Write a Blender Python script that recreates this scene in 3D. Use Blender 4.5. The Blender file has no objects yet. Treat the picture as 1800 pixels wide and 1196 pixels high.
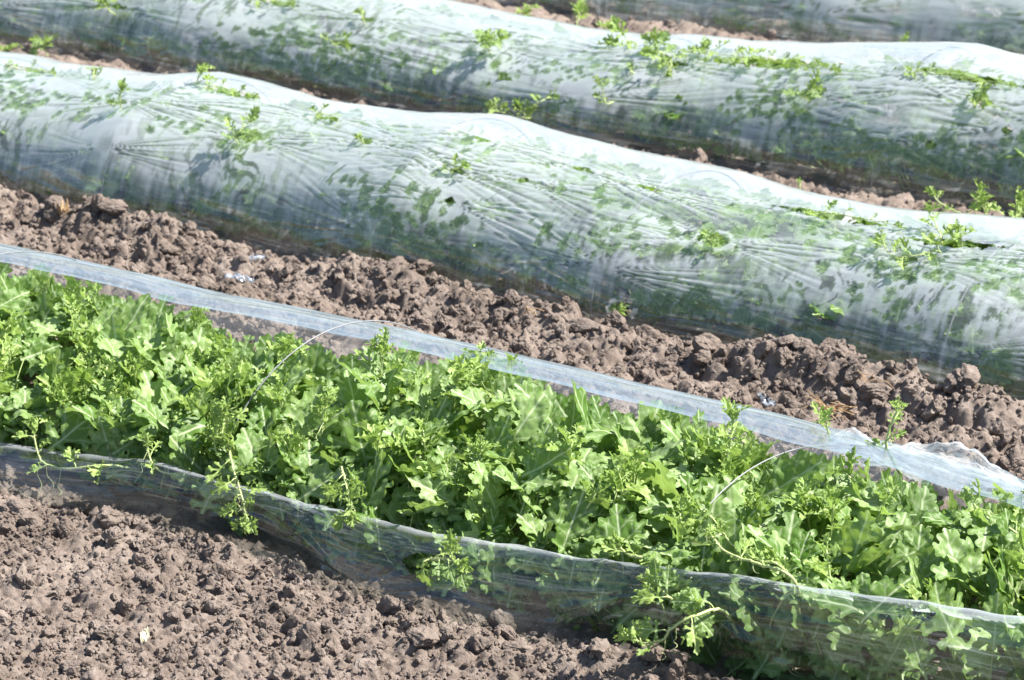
import bpy, math
import numpy as np
from mathutils import Vector, Matrix

# ------------------------------------------------------------------ scene, camera, light
sc = bpy.context.scene
COL = sc.collection
F, HZ, YAW, CH = 4400.0, -1000.0, math.radians(33), 2.2       # focal length in photo pixels, horizon row, heading, height
PITCH = math.atan((598 - HZ) / F)
FW = np.array([-math.sin(YAW) * math.cos(PITCH), math.cos(YAW) * math.cos(PITCH), -math.sin(PITCH)])
RT = np.array([math.cos(YAW), math.sin(YAW), 0.0])
UP = np.cross(RT, FW)
CP = np.array([0, 0, CH])

cd = bpy.data.cameras.new('camera')
cam = bpy.data.objects.new('camera', cd)
COL.objects.link(cam)
cam.matrix_world = Matrix(((RT[0], UP[0], -FW[0], 0), (RT[1], UP[1], -FW[1], 0), (RT[2], UP[2], -FW[2], CH), (0, 0, 0, 1)))
cd.sensor_width = 36
cd.lens = F / 1800 * 36
cd.clip_end = 500
cd.dof.use_dof = True
cd.dof.focus_distance = 4.95
cd.dof.aperture_fstop = 8
sc.camera = cam

SH = 0.995 * RT + 0.06 * np.array([-math.sin(YAW), math.cos(YAW), 0])
SH /= np.linalg.norm(SH)
SEL = math.radians(51)
SUN = np.array([SH[0] * math.cos(SEL), SH[1] * math.cos(SEL), math.sin(SEL)])
w = bpy.data.worlds.new('World')
sc.world = w
w.use_nodes = True
nt = w.node_tree
sky = nt.nodes.new('ShaderNodeTexSky')
sky.sky_type = 'NISHITA'
sky.sun_disc = False
sky.sun_elevation = SEL
sky.sun_rotation = math.atan2(SH[0], SH[1])
nt.links.new(sky.outputs[0], nt.nodes['Background'].inputs[0])
nt.nodes['Background'].inputs[1].default_value = 0.075
sd = bpy.data.lights.new('sun', 'SUN')
sd.energy = 5.0
sd.angle = math.radians(0.5)
sd.color = (1.0, 0.96, 0.9)
sun = bpy.data.objects.new('sun', sd)
COL.objects.link(sun)
sun.location = (0, 0, 10)
sun.rotation_euler = Vector(SUN).to_track_quat('Z', 'Y').to_euler()
sc.view_settings.view_transform = 'Standard'
sc.view_settings.look = 'None'
sc.view_settings.exposure = 1.5
sc.view_settings.gamma = 1
sc.render.engine = 'CYCLES'
cy = sc.cycles
cy.use_denoising = True
cy.max_bounces = 8
cy.diffuse_bounces = 4
cy.glossy_bounces = 2
cy.transmission_bounces = 4
cy.transparent_max_bounces = 14
cy.caustics_reflective = False
cy.caustics_refractive = False

# ------------------------------------------------------------------ pixel <-> place helpers (photo pixels)
def proj(P):
    d = np.asarray(P, float) - CP
    z = d @ FW
    return np.stack([900 + F * (d @ RT) / z, 598 - F * (d @ UP) / z, z], -1)

def ray(px, py):
    return FW * F + RT * (px - 900) - UP * (py - 598)

def at_y(px, py, y):
    d = ray(px, py)
    return CP + d * (y / d[1])

def at_z(px, py, z=0.0):
    d = ray(px, py)
    return CP + d * ((z - CH) / d[2])

# ------------------------------------------------------------------ noise
def _h(ix, iy, seed):
    n = (ix.astype(np.int64) * 374761393 + iy.astype(np.int64) * 668265263 + seed * 1442695041) & 0xffffffff
    n = ((n ^ (n >> 13)) * 1274126177) & 0xffffffff
    n = (n ^ (n >> 16)) & 0xffffffff
    return n

def noise(x, y, seed=0):
    x, y = np.broadcast_arrays(np.asarray(x, float), np.asarray(y, float))
    x0, y0 = np.floor(x), np.floor(y)
    fx, fy = x - x0, y - y0
    ux, uy = fx * fx * fx * (fx * (fx * 6 - 15) + 10), fy * fy * fy * (fy * (fy * 6 - 15) + 10)
    def g(dx, dy):
        a = _h(x0 + dx, y0 + dy, seed) * (2 * math.pi / 4294967296.0)
        return np.cos(a) * (fx - dx) + np.sin(a) * (fy - dy)
    a, b, c, d = g(0, 0), g(1, 0), g(0, 1), g(1, 1)
    return ((a + (b - a) * ux) * (1 - uy) + (c + (d - c) * ux) * uy) * 1.5

def fbm(x, y, octv=4, seed=0, gain=0.5):
    s, a = 0, 1
    for k in range(octv):
        s = s + a * noise(x * 2 ** k, y * 2 ** k, seed + 17 * k)
        a *= gain
    return s

def sm(x, a, b):
    t = np.clip((x - a) / (b - a), 0, 1)
    return t * t * (3 - 2 * t)

# ------------------------------------------------------------------ mesh helpers
def mk_mesh(name, V, faces, attrs=None, mats=(), midx=None, smooth=True, uv=None):
    """V (n,3); faces: list of int arrays (m,k), k = 3 or 4."""
    me = bpy.data.meshes.new(name)
    V = np.asarray(V, np.float32)
    me.vertices.add(len(V))
    me.vertices.foreach_set('co', V.ravel())
    li = np.concatenate([f.ravel() for f in faces]).astype(np.int32)
    tot = np.concatenate([np.full(len(f), f.shape[1]) for f in faces]).astype(np.int32)
    st = np.concatenate([[0], np.cumsum(tot)[:-1]]).astype(np.int32)
    me.loops.add(len(li))
    me.loops.foreach_set('vertex_index', li)
    me.polygons.add(len(tot))
    me.polygons.foreach_set('loop_start', st)
    me.polygons.foreach_set('loop_total', tot)
    for m in mats:
        me.materials.append(m)
    if midx is not None:
        me.polygons.foreach_set('material_index', np.asarray(midx, np.int32))
    me.polygons.foreach_set('use_smooth', np.full(len(tot), smooth))
    for k, a in (attrs or {}).items():
        at = me.attributes.new(k, 'FLOAT', 'POINT')
        at.data.foreach_set('value', np.asarray(a, np.float32))
    if uv is not None:
        u = me.uv_layers.new(name='UVMap')
        u.data.foreach_set('uv', np.asarray(uv, np.float32)[li].ravel())
    me.update(calc_edges=True)
    return me

def put(name, me, parent=None, **kw):
    o = bpy.data.objects.new(name, me)
    COL.objects.link(o)
    if parent is not None:
        o.parent = parent
    for k, v in kw.items():
        o[k] = v
    return o

def thing(name, label, cat, loc=(0, 0, 0), group=None):
    o = put(name, None, label=label, category=cat)
    o.empty_display_size = 0.05
    o.location = loc
    if group:
        o['group'] = group
    return o

def grid_faces(nu, nv, keep=None):
    i = np.arange(nu - 1)[:, None] * nv + np.arange(nv - 1)[None]
    f = np.stack([i, i + nv, i + nv + 1, i + 1], -1).reshape(-1, 4)
    return f if keep is None else f[keep.ravel()]

def tube(pts, rad, n=6, ends=True):
    P = np.asarray(pts, float)
    m = len(P)
    rad = np.broadcast_to(rad, (m,))
    T = np.gradient(P, axis=0)
    T /= np.linalg.norm(T, axis=1)[:, None] + 1e-12
    a = np.array([0.3, 0.2, 1.0]) if abs(T[0][2]) < .9 else np.array([1.0, 0, 0])
    N = np.zeros_like(P)
    for i in range(m):
        a = a - T[i] * (a @ T[i])
        a /= np.linalg.norm(a) + 1e-12
        N[i] = a
    B = np.cross(T, N)
    q = np.arange(n) * 2 * math.pi / n
    V = P[:, None] + rad[:, None, None] * (np.cos(q)[None, :, None] * N[:, None] + np.sin(q)[None, :, None] * B[:, None])
    i = np.arange(m - 1)[:, None] * n
    j = np.arange(n)[None]
    Fq = np.stack([i + j, i + (j + 1) % n, i + n + (j + 1) % n, i + n + j], -1).reshape(-1, 4)
    V = V.reshape(-1, 3)
    if ends:
        V = np.concatenate([V, P[:1], P[-1:]])
        k = len(V)
        jj = np.arange(n)
        c1 = np.stack([np.full(n, k - 2), (jj + 1) % n, jj, jj], -1)[:, :3]
        c2 = np.stack([np.full(n, k - 1), (m - 1) * n + jj, (m - 1) * n + (jj + 1) % n], -1)
        return V, Fq, np.concatenate([c1, c2])
    return V, Fq, np.zeros((0, 3), int)

def spline(pts, n):
    P = np.asarray(pts, float)
    Q = np.concatenate([[2 * P[0] - P[1]], P, [2 * P[-1] - P[-2]]])
    t = np.linspace(0, len(P) - 1 - 1e-6, n)
    i = t.astype(int)
    u = (t - i)[:, None]
    a, b, c, d = Q[i], Q[i + 1], Q[i + 2], Q[i + 3]
    return .5 * (2 * b + (c - a) * u + (2 * a - 5 * b + 4 * c - d) * u ** 2 + (3 * b - a - 3 * c + d) * u ** 3)

class Bag:
    """collects pieces into one mesh"""
    def __init__(s):
        s.V, s.F4, s.F3, s.A, s.M4, s.M3, s.U, s.n = [], [], [], [], [], [], [], 0
    def add(s, V, F4, F3=None, tint=0.0, mat=0, uv=None):
        s.V.append(V)
        s.F4.append(F4 + s.n); s.M4.append(np.full(len(F4), mat))
        if F3 is not None and len(F3):
            s.F3.append(F3 + s.n); s.M3.append(np.full(len(F3), mat))
        s.A.append(np.broadcast_to(tint, (len(V),)))
        s.U.append(uv if uv is not None else np.zeros((len(V), 2)) + .5)
        s.n += len(V)
    def mesh(s, name, mats, smooth=True):
        fs, ms = [], []
        if s.F4: fs.append(np.concatenate(s.F4)); ms.append(np.concatenate(s.M4))
        if s.F3: fs.append(np.concatenate(s.F3)); ms.append(np.concatenate(s.M3))
        return mk_mesh(name, np.concatenate(s.V), fs, {'tint': np.concatenate(s.A)}, mats, np.concatenate(ms), smooth, np.concatenate(s.U))

# ------------------------------------------------------------------ materials
class Nodes:
    def __init__(s, name):
        s.m = bpy.data.materials.new(name)
        s.m.use_nodes = True
        s.t = s.m.node_tree
        s.t.nodes.clear()
        s.out = s.t.nodes.new('ShaderNodeOutputMaterial')
    def n(s, typ, ins=None, **kw):
        nd = s.t.nodes.new('ShaderNode' + typ)
        for k, v in kw.items():
            setattr(nd, k, v)
        for k, v in (ins or {}).items():
            if isinstance(v, bpy.types.NodeSocket):
                s.t.links.new(v, nd.inputs[k])
            else:
                nd.inputs[k].default_value = v
        return nd
    def math(s, op, a, b=0.0, c=0.0, clamp=False):
        nd = s.n('Math', {0: a, 1: b, 2: c}, operation=op)
        nd.use_clamp = clamp
        return nd.outputs[0]
    def ramp(s, fac, stops):
        nd = s.n('ValToRGB', {0: fac})
        e = nd.color_ramp.elements
        while len(e) < len(stops): e.new(.5)
        for k, (p, c) in enumerate(stops):
            e[k].position = p
            e[k].color = (*c, 1) if len(c) == 3 else c
        return nd.outputs[0]
    def mix(s, f, a, b, blend='MIX'):
        nd = s.t.nodes.new('ShaderNodeMix')
        nd.data_type = 'RGBA'
        nd.blend_type = blend
        for idx, v in ((0, f), (6, a), (7, b)):
            if isinstance(v, bpy.types.NodeSocket): s.t.links.new(v, nd.inputs[idx])
            else: nd.inputs[idx].default_value = v if idx == 0 else (*v, 1)
        return nd.outputs[2]
    def noise(s, vec, scale, detail=4, rough=.55, dist=0):
        return s.n('TexNoise', {'Vector': vec, 'Scale': scale, 'Detail': detail, 'Roughness': rough, 'Distortion': dist}).outputs[0]
    def attr(s, name):
        return s.n('Attribute', attribute_name=name).outputs['Fac']
    def done(s, sh):
        s.t.links.new(sh, s.out.inputs[0])
        return s.m

def soil_mat(name, a, b, c):
    k = Nodes(name)
    pos = k.n('NewGeometry').outputs['Position']
    n1, n2, n3 = k.noise(pos, 5, 3), k.noise(pos, 45, 4), k.noise(pos, 320, 3, .7)
    f = k.math('ADD', k.math('MULTIPLY', n1, .45), k.math('MULTIPLY', n2, .55))
    col = k.ramp(f, [(.32, a), (.5, b), (.7, c)])
    col = k.mix(k.ramp(n3, [(.35, (0, 0, 0)), (.6, (1, 1, 1))]), k.mix(.22, col, (0.07, .05, .04)), col)
    b1 = k.n('Bump', {'Strength': .9, 'Distance': .006, 'Height': k.noise(pos, 110, 6, .7)}).outputs[0]
    b2 = k.n('Bump', {'Strength': .8, 'Distance': .002, 'Height': n3, 'Normal': b1}).outputs[0]
    p = k.n('BsdfPrincipled', {'Base Color': col, 'Roughness': .95, 'Normal': b2})
    p.inputs['Specular IOR Level'].default_value = .15
    return k.done(p.outputs[0])

SOIL = soil_mat('dry_soil', (.120, .094, .076), (.197, .158, .132), (.28, .234, .20))

def leaf_mat(name, top, top2, vein, trans, tfac=.34, rough=.5):
    k = Nodes(name)
    tint = k.attr('tint')
    pos = k.n('NewGeometry')
    uv = k.n('UVMap').outputs[0]
    sx = k.n('SeparateXYZ', {0: uv})
    dv = sx.outputs[1]
    n = k.noise(pos.outputs['Position'], 90, 3)
    col = k.mix(tint, top, top2)
    col = k.mix(k.ramp(n, [(.3, (0, 0, 0)), (.7, (1, 1, 1))]), k.mix(.25, col, (.05, .1, .02)), col)
    vm = k.math('MAXIMUM', k.n('MapRange', {0: sx.outputs[0], 1: .006, 2: .028, 3: .85, 4: 0.0}).outputs[0],
                k.n('MapRange', {0: dv, 1: .002, 2: .022, 3: .45, 4: 0.0}).outputs[0])
    col = k.mix(vm, col, vein)
    col = k.mix(k.math('MULTIPLY', pos.outputs['Backfacing'], .55), col, tuple(np.array(top2) * .9 + np.array((.03, .04, .03))))
    bh = k.math('ADD', k.math('MULTIPLY', k.n('MapRange', {0: dv, 1: 0.0, 2: .05, 3: 0.0, 4: 1.0}).outputs[0], .7), k.math('MULTIPLY', k.noise(pos.outputs['Position'], 220, 2), .5))
    bmp = k.n('Bump', {'Strength': .5, 'Distance': .0015, 'Height': bh}).outputs[0]
    p = k.n('BsdfPrincipled', {'Base Color': col, 'Roughness': rough, 'Normal': bmp})
    p.inputs['Specular IOR Level'].default_value = .32
    tc = k.mix(.55, col, trans)
    t = k.n('BsdfTranslucent', {'Color': tc, 'Normal': bmp})
    mx = k.n('MixShader', {0: tfac, 1: p.outputs[0], 2: t.outputs[0]})
    return k.done(mx.outputs[0])

LEAF = leaf_mat('watermelon_leaf', (.080, .165, .018), (.255, .372, .125), (.50, .57, .35), (.37, .54, .06))
YOUNG = leaf_mat('young_leaf', (.175, .285, .038), (.30, .40, .11), (.42, .52, .22), (.38, .58, .08))
k = Nodes('vine_stem')
_t = k.attr('tint')
STEM = k.done(k.n('BsdfPrincipled', {'Base Color': k.mix(_t, (.24, .34, .09), (.48, .54, .24)), 'Roughness': .55}).outputs[0])
k = Nodes('galvanised_wire')
WIRE = k.done(k.n('BsdfPrincipled', {'Base Color': k.mix(k.noise(k.n('NewGeometry').outputs[0], 60), (.13, .135, .14), (.26, .265, .27)), 'Metallic': .2, 'Roughness': .5}).outputs[0])
k = Nodes('weathered_wire')
WIRE2 = k.done(k.n('BsdfPrincipled', {'Base Color': (.16, .165, .17, 1), 'Roughness': .7}).outputs[0])
k = Nodes('dry_straw')
STRAW = k.done(k.n('BsdfPrincipled', {'Base Color': k.mix(k.noise(k.n('NewGeometry').outputs[0], 80), (.30, .17, .08), (.5, .36, .2)), 'Roughness': .8}).outputs[0])
k = Nodes('withered_leaf')
DEAD = k.done(k.n('BsdfPrincipled', {'Base Color': k.mix(k.noise(k.n('NewGeometry').outputs[0], 120), (.42, .40, .24), (.62, .58, .44)), 'Roughness': .8}).outputs[0])

def film_mat(name, haze_gain=1.0, white=(.86, .90, .97), streak=(5, 170), base=.05, gloss=.17, rgh=.2):
    """polythene: see-through where clean, milky where the 'fog' attribute says so, glossy skin over both"""
    k = Nodes(name)
    uv = k.n('UVMap').outputs[0]
    fog = k.attr('fog')
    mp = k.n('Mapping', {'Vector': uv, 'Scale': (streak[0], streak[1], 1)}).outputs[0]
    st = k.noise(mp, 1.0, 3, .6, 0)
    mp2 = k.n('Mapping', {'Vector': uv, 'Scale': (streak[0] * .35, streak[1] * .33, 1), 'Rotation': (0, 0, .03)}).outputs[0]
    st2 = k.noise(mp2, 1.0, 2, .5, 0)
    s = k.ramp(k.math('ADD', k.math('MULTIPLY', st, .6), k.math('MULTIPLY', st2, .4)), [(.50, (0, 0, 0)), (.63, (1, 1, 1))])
    hz = k.math('ADD', k.math('MULTIPLY', fog, haze_gain), k.math('MULTIPLY', k.math('MULTIPLY', s, k.attr('streaks')), 1.0), clamp=True)  # milky streaks painted in as glossy highlight lines
    drops = k.noise(uv, 420, 2, .6)
    hz = k.math('MULTIPLY', hz, k.n('MapRange', {0: drops, 1: .35, 2: .6, 3: .72, 4: 1.06}).outputs[0], clamp=True)
    hz = k.math('MAXIMUM', hz, base)
    bmp = k.n('Bump', {'Strength': .6, 'Distance': .0012, 'Height': k.math('ADD', k.math('MULTIPLY', st, .5), st2)}).outputs[0]
    lw = k.n('LayerWeight', {'Blend': .22, 'Normal': bmp}).outputs['Facing']
    diff = k.n('BsdfDiffuse', {'Color': (*white, 1), 'Normal': bmp})
    tr = k.n('BsdfTranslucent', {'Color': (*white, 1), 'Normal': bmp})
    milky = k.n('MixShader', {0: .66, 1: diff.outputs[0], 2: tr.outputs[0]})
    clear = k.n('BsdfTransparent', {'Color': (.93, .955, .945, 1)})
    body = k.n('MixShader', {0: hz, 1: clear.outputs[0], 2: milky.outputs[0]})
    gl = k.n('BsdfGlossy', {'Color': (.95, .97, 1, 1), 'Roughness': rgh, 'Normal': bmp})
    gf = k.math('ADD', k.math('MULTIPLY', k.math('POWER', lw, 1.6), gloss * 3.2), .05, clamp=True)
    fin = k.n('MixShader', {0: gf, 1: body.outputs[0], 2: gl.outputs[0]})
    return k.done(fin.outputs[0])

CLEAR = film_mat('clear_polythene', 1.0, base=.015, rgh=.13)
FOLD = film_mat('sky_tinted_polythene', 1.0, white=(.64, .74, .88), base=.03, streak=(1.2, 34), rgh=.14, gloss=.3)  # bluish haze colour stands in for sky reflected in the film
FOGGY = film_mat('fogged_polythene', 1.0, base=.05, streak=(3, 110), rgh=.15, gloss=.24)

# ------------------------------------------------------------------ layout of the rows (feet of the films, metres)
R1, R2, R3, R4 = 3.72, 5.28, 6.78, 8.42
A0 = 0.45
def px_line(pts, fn):
    q = np.array([fn(*p) for p in pts])
    return q[:, 0], q
_x, _q = px_line([(-60, 845), (0, 855), (100, 885), (330, 915), (450, 932), (550, 972), (640, 1035), (850, 1100), (1130, 1135), (1290, 1190), (1500, 1240), (1800, 1330)], at_z)
def foot1(x): return np.interp(x, _x, _q[:, 1])
def top_line(pts, y, crest=False):
    q = np.array([at_y(a, b, y) for a, b in pts])
    if crest:                                            # the outline is tangent behind the crest: solve for the crest height
        m = np.array([ray(a, b)[2] / ray(a, b)[1] for a, b in pts])
        q[:, 2] = np.sqrt(np.maximum(q[:, 2] ** 2 - (m * .45) ** 2, .04))
    return lambda x: np.interp(x, q[:, 0], q[:, 2])
ftop = top_line([(-80, 765), (0, 778), (130, 800), (270, 812), (370, 845), (470, 868), (600, 900), (760, 940), (900, 960), (1050, 985), (1250, 1008), (1550, 1050), (1800, 1085), (2000, 1110)], R1 + .03)
btop = top_line([(-150, 402), (0, 432), (150, 464), (276, 497), (451, 530), (602, 560), (753, 595), (900, 629), (1000, 652), (1151, 687), (1300, 722), (1402, 747), (1500, 772), (1552, 787), (1652, 818), (1800, 858), (2000, 915)], R1 + .45, True)
top2 = top_line([(-400, 60), (-200, 85), (0, 100), (120, 118), (200, 127), (270, 132), (345, 130), (450, 155), (560, 182), (700, 199), (780, 202), (840, 203), (900, 222), (1000, 246), (1100, 272), (1200, 296), (1300, 320), (1400, 343), (1500, 361), (1600, 375), (1700, 387), (1800, 394), (1950, 425)], R2 + .5)
top3 = top_line([(-100, -140), (300, -85), (500, -50), (760, 0), (900, 30), (1000, 50), (1100, 64), (1180, 62), (1300, 72), (1450, 76), (1640, 76), (1700, 78), (1760, 92), (1850, 108), (2100, 160)], R3 + .5)

# ------------------------------------------------------------------ ground sheet
def axis(a, b, segs, far):
    out = [a]
    for lim, st in segs:
        while out[-1] < lim - 1e-9:
            out.append(out[-1] + st)
    st = segs[-1][1]
    while out[-1] < far:
        st *= 1.35
        out.append(out[-1] + st)
    lo = [a]; st = segs[0][1]
    while lo[-1] > b:
        st *= 1.35
        lo.append(lo[-1] - st)
    return np.array(lo[:0:-1] + out)
GX = axis(-5.4, -90, [(-.9, .0048)], 80)
GX = np.concatenate([GX[GX < -5.4 - 2.6 * 1e-9][:0], axis(-7.9, -90, [(-5.4, .011), (-.9, .0048)], 80)])
GY = axis(2.85, -70, [(3.95, .0042), (4.45, .012), (5.45, .0055), (6.1, .014), (6.95, .0085), (7.7, .02), (8.7, .014), (10.5, .03)], 120)

rng = np.random.default_rng(5)
X, Y = np.meshgrid(GX, GY, indexing='ij')
def base_h(x, y):
    z = np.zeros(np.broadcast(x, y).shape)
    for k, r in enumerate((R1, R2, R3, R4)):
        f0 = r + 0 * x if k else foot1(x)
        n = fbm(x * 2.6 + 5 * k, y * 0.9, 3, 40 + k)
        hb = (.020, .062, .012, .03)[k] * (1 + .9 * n)
        if k == 0: hb = hb * sm(x, -3.0, -1.9)
        z = z + hb * np.exp(-((y - (f0 - .10)) / .085) ** 2)
        z = z + (.05, .005, .04, .04)[k] * (1 + .8 * fbm(x * 3, y, 2, 50 + k)) * np.exp(-((y - (r + 2 * A0 + .12)) / .10) ** 2)
        z = z - .018 * np.exp(-((y - (f0 - .0)) / .05) ** 2)
    return z
Z = base_h(X, Y)
inbed = np.zeros_like(Z)
for r in (R1, R2, R3, R4):
    inbed = np.maximum(inbed, sm(Y, r + .02, r + .08) * (1 - sm(Y, r + .82, r + .88)))
rough = 1 - .75 * inbed
near = np.exp(-np.maximum(0, np.hypot(X + 3, Y - 5) - 6) / 3)
Z += rough * near * (.012 * fbm(X * 7, Y * 7, 3, 3) + .0075 * fbm(X * 22, Y * 22, 3, 9) * (1 + .5 * noise(X * 2, Y * 2, 4)))
rid = 1 - np.abs(fbm(X * 30, Y * 30, 2, 77))
mass = fbm(X * 11 + .6 * noise(X * 9, Y * 9, 31), Y * 13, 4, 33, .6)
Z += rough * near * sm(Y, 4.5, 4.7) * .020 * (np.clip(mass, -.6, 1) + .35 * (1 - np.abs(noise(X * 17, Y * 17, 36)) * 3).clip(-1, 1) * -.5)
Z += rough * near * (.004 * rid )

def stamp(cx, cy, r, hh, sq, ang, seed):
    global Z
    i0, i1 = np.searchsorted(GX, [cx - 1.3 * r, cx + 1.3 * r]); j0, j1 = np.searchsorted(GY, [cy - 1.3 * r, cy + 1.3 * r])
    if i1 - i0 < 2 or j1 - j0 < 2: return
    dx = X[i0:i1, j0:j1] - cx; dy = Y[i0:i1, j0:j1] - cy
    u = (dx * math.cos(ang) + dy * math.sin(ang)) / r; v = (-dx * math.sin(ang) + dy * math.cos(ang)) / (r * sq)
    th = np.arctan2(v, u)
    rr = np.hypot(u, v) * (1 + .16 * np.sin(3 * th + seed) + .1 * np.sin(5 * th + 2.1 * seed) + .06 * np.sin(9 * th + 3.3 * seed))
    tilt = .25 * (u * math.cos(seed) + v * math.sin(seed))
    dome = np.clip(1 - rr ** 2.6, 0, 1) ** .7 * (1 + 1.6 * tilt)
    zb = np.median(Z[i0:i1, j0:j1])
    cand = zb - .25 * hh + hh * dome + .22 * hh * noise(u * 2.6 + seed, v * 2.6, 5) + .16 * hh * noise(u * 6 + seed, v * 6, 15) + .003 * noise(dx * 120 + seed, dy * 120, 6) + .002 * noise(dx * 220, dy * 220, 6)
    Z[i0:i1, j0:j1] = np.where(rr < 1, np.maximum(Z[i0:i1, j0:j1], cand), Z[i0:i1, j0:j1])

def soil_spots(n, bands, xr=(-7.6, -.95)):
    out = []
    wts = np.array([b[2] for b in bands], float); wts /= wts.sum()
    for b, m in zip(bands, (wts * n).astype(int)):
        xs = rng.uniform(b[3] if len(b) > 3 else xr[0], xr[1], m); ys = rng.uniform(b[0], b[1], m)
        out += list(zip(xs, ys))
    return out
SB = [(2.88, 3.72, 3.2, -4.9), (4.62, 5.28, 2.6, -6.0), (6.2, 6.8, 1.6, -7.4), (7.7, 8.4, .6)]
for (cx, cy) in soil_spots(5200, SB):
    r = .007 + .012 * rng.random() ** 2 * 1.5 + (.012 if cy > 4.4 else 0) * rng.random()
    stamp(cx, cy, r, r * rng.uniform(.6, 1.15), rng.uniform(.6, 1), rng.uniform(0, 3.1), rng.uniform(0, 6))
for (cx, cy) in soil_spots(300, [(2.9, 3.7, 4.5, -4.9), (4.75, 5.24, 2.4, -6.0), (6.3, 6.75, 2.2, -7.4), (7.7, 8.3, .7)]):
    r = .022 + .045 * rng.random() ** 1.7
    if cy < 4 : r *= .62
    stamp(cx, cy, r, r * rng.uniform(.35, .65), rng.uniform(.6, 1), rng.uniform(0, 3.1), rng.uniform(0, 6))
for _ in range(2):
    Zs = Z.copy()
    Zs[1:-1, 1:-1] = (Z[1:-1, 1:-1] * 2 + Z[:-2, 1:-1] + Z[2:, 1:-1] + Z[1:-1, :-2] + Z[1:-1, 2:]) / 6
    Z = np.where(near > .5, Zs, Z)
Z += rough * near * (.0072 * np.abs(noise(X * 48, Y * 48, 8)) * 1.8 + .0042 * noise(X * 105, Y * 105, 18) + .002 * noise(X * 170, Y * 170, 19))
def gz(x, y):
    i = np.clip(np.searchsorted(GX, x) - 1, 0, len(GX) - 2); j = np.clip(np.searchsorted(GY, y) - 1, 0, len(GY) - 2)
    return (Z[i, j] + Z[i + 1, j] + Z[i, j + 1] + Z[i + 1, j + 1]) / 4
ground = put('ground', mk_mesh('ground', np.stack([X, Y, Z], -1).reshape(-1, 3), [grid_faces(len(GX), len(GY))], mats=[SOIL]),
             kind='structure', label='brown dry cloddy field soil between and under the plastic rows')

# ------------------------------------------------------------------ clods
def ico(sub):
    t = (1 + 5 ** .5) / 2
    V = [(-1, t, 0), (1, t, 0), (-1, -t, 0), (1, -t, 0), (0, -1, t), (0, 1, t), (0, -1, -t), (0, 1, -t), (t, 0, -1), (t, 0, 1), (-t, 0, -1), (-t, 0, 1)]
    Fc = [(0, 11, 5), (0, 5, 1), (0, 1, 7), (0, 7, 10), (0, 10, 11), (1, 5, 9), (5, 11, 4), (11, 10, 2), (10, 7, 6), (7, 1, 8), (3, 9, 4), (3, 4, 2), (3, 2, 6), (3, 6, 8), (3, 8, 9), (4, 9, 5), (2, 4, 11), (6, 2, 10), (8, 6, 7), (9, 8, 1)]
    V = [np.array(v) / np.linalg.norm(v) for v in V]
    for _ in range(sub):
        mid, nf = {}, []
        def m(a, b):
            k = (min(a, b), max(a, b))
            if k not in mid:
                v = V[a] + V[b]; V.append(v / np.linalg.norm(v)); mid[k] = len(V) - 1
            return mid[k]
        for a, b, c in Fc:
            x, y, z = m(a, b), m(b, c), m(c, a)
            nf += [(a, x, z), (b, y, x), (c, z, y), (x, y, z)]
        Fc = nf
    return np.array(V), np.array(Fc)
def rock(sub, seed, rg):
    V, Fc = ico(sub)
    r = np.ones(len(V))
    for _ in range(rg.integers(8, 14)):                     # broken flat faces
        n = rg.normal(size=3); n /= np.linalg.norm(n)
        d = V @ n
        lim = rg.uniform(.5, .82)
        r = np.where(d > 0, np.minimum(r, lim / np.maximum(d, 1e-3)), r)
    for fq, am in ((1.7, .16), (4, .09), (9, .07)):
        r = r + am * (noise(V[:, 0] * fq + seed * 3.1, V[:, 1] * fq + V[:, 2] * fq * .7, seed) + noise(V[:, 2] * fq + 9, V[:, 0] * fq * .6 - V[:, 1] * fq, seed + 5)) * .7
    V = V * r[:, None] * np.array([1, rg.uniform(.7, .95), rg.uniform(.55, .85)])
    return V, Fc
def rotm(rg, n):
    q = rg.normal(size=(n, 4)); q /= np.linalg.norm(q, axis=1)[:, None]
    a, b, c, d = q.T
    return np.stack([np.stack([1 - 2 * (c * c + d * d), 2 * (b * c - a * d), 2 * (b * d + a * c)], -1),
                     np.stack([2 * (b * c + a * d), 1 - 2 * (b * b + d * d), 2 * (c * d - a * b)], -1),
                     np.stack([2 * (b * d - a * c), 2 * (c * d + a * b), 1 - 2 * (b * b + c * c)], -1)], 1)
def scatter_clods(n, bands, lo, hi, pw, sub, nvar, sink):
    Vs, Fs, off = [], [], 0
    sp = np.array(soil_spots(n, bands))
    sz = lo + (hi - lo) * rng.random(len(sp)) ** pw
    cl = noise(sp[:, 0] * 5, sp[:, 1] * 5, 91)
    ok = rng.random(len(sp)) < .72 + .8 * cl
    sp, sz = sp[ok], sz[ok]
    R = rotm(rng, len(sp))
    R[:, :, :] = R
    vi = rng.integers(0, nvar, len(sp))
    for v in range(nvar):
        B, Fc = rock(sub, v + 3 * sub, rng)
        s = vi == v
        if not s.any(): continue
        P = np.einsum('nij,vj->nvi', R[s], B) * sz[s][:, None, None]
        c = np.stack([sp[s][:, 0], sp[s][:, 1], gz(sp[s][:, 0], sp[s][:, 1]) + sz[s] * sink], -1)
        P = P + c[:, None]
        m = len(B)
        Vs.append(P.reshape(-1, 3))
        Fs.append((Fc[None] + (np.arange(s.sum()) * m)[:, None, None] + off).reshape(-1, 3))
        off += m * s.sum()
    return np.concatenate(Vs), np.concatenate(Fs)
NB = [(2.88, 3.70, 1, -4.8)]
MB = [(4.65, 5.27, 1, -5.9)]
FB = [(6.2, 6.76, 1, -7.2), (7.8, 8.35, .5)]
allV, allF, off = [], [], 0
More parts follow.
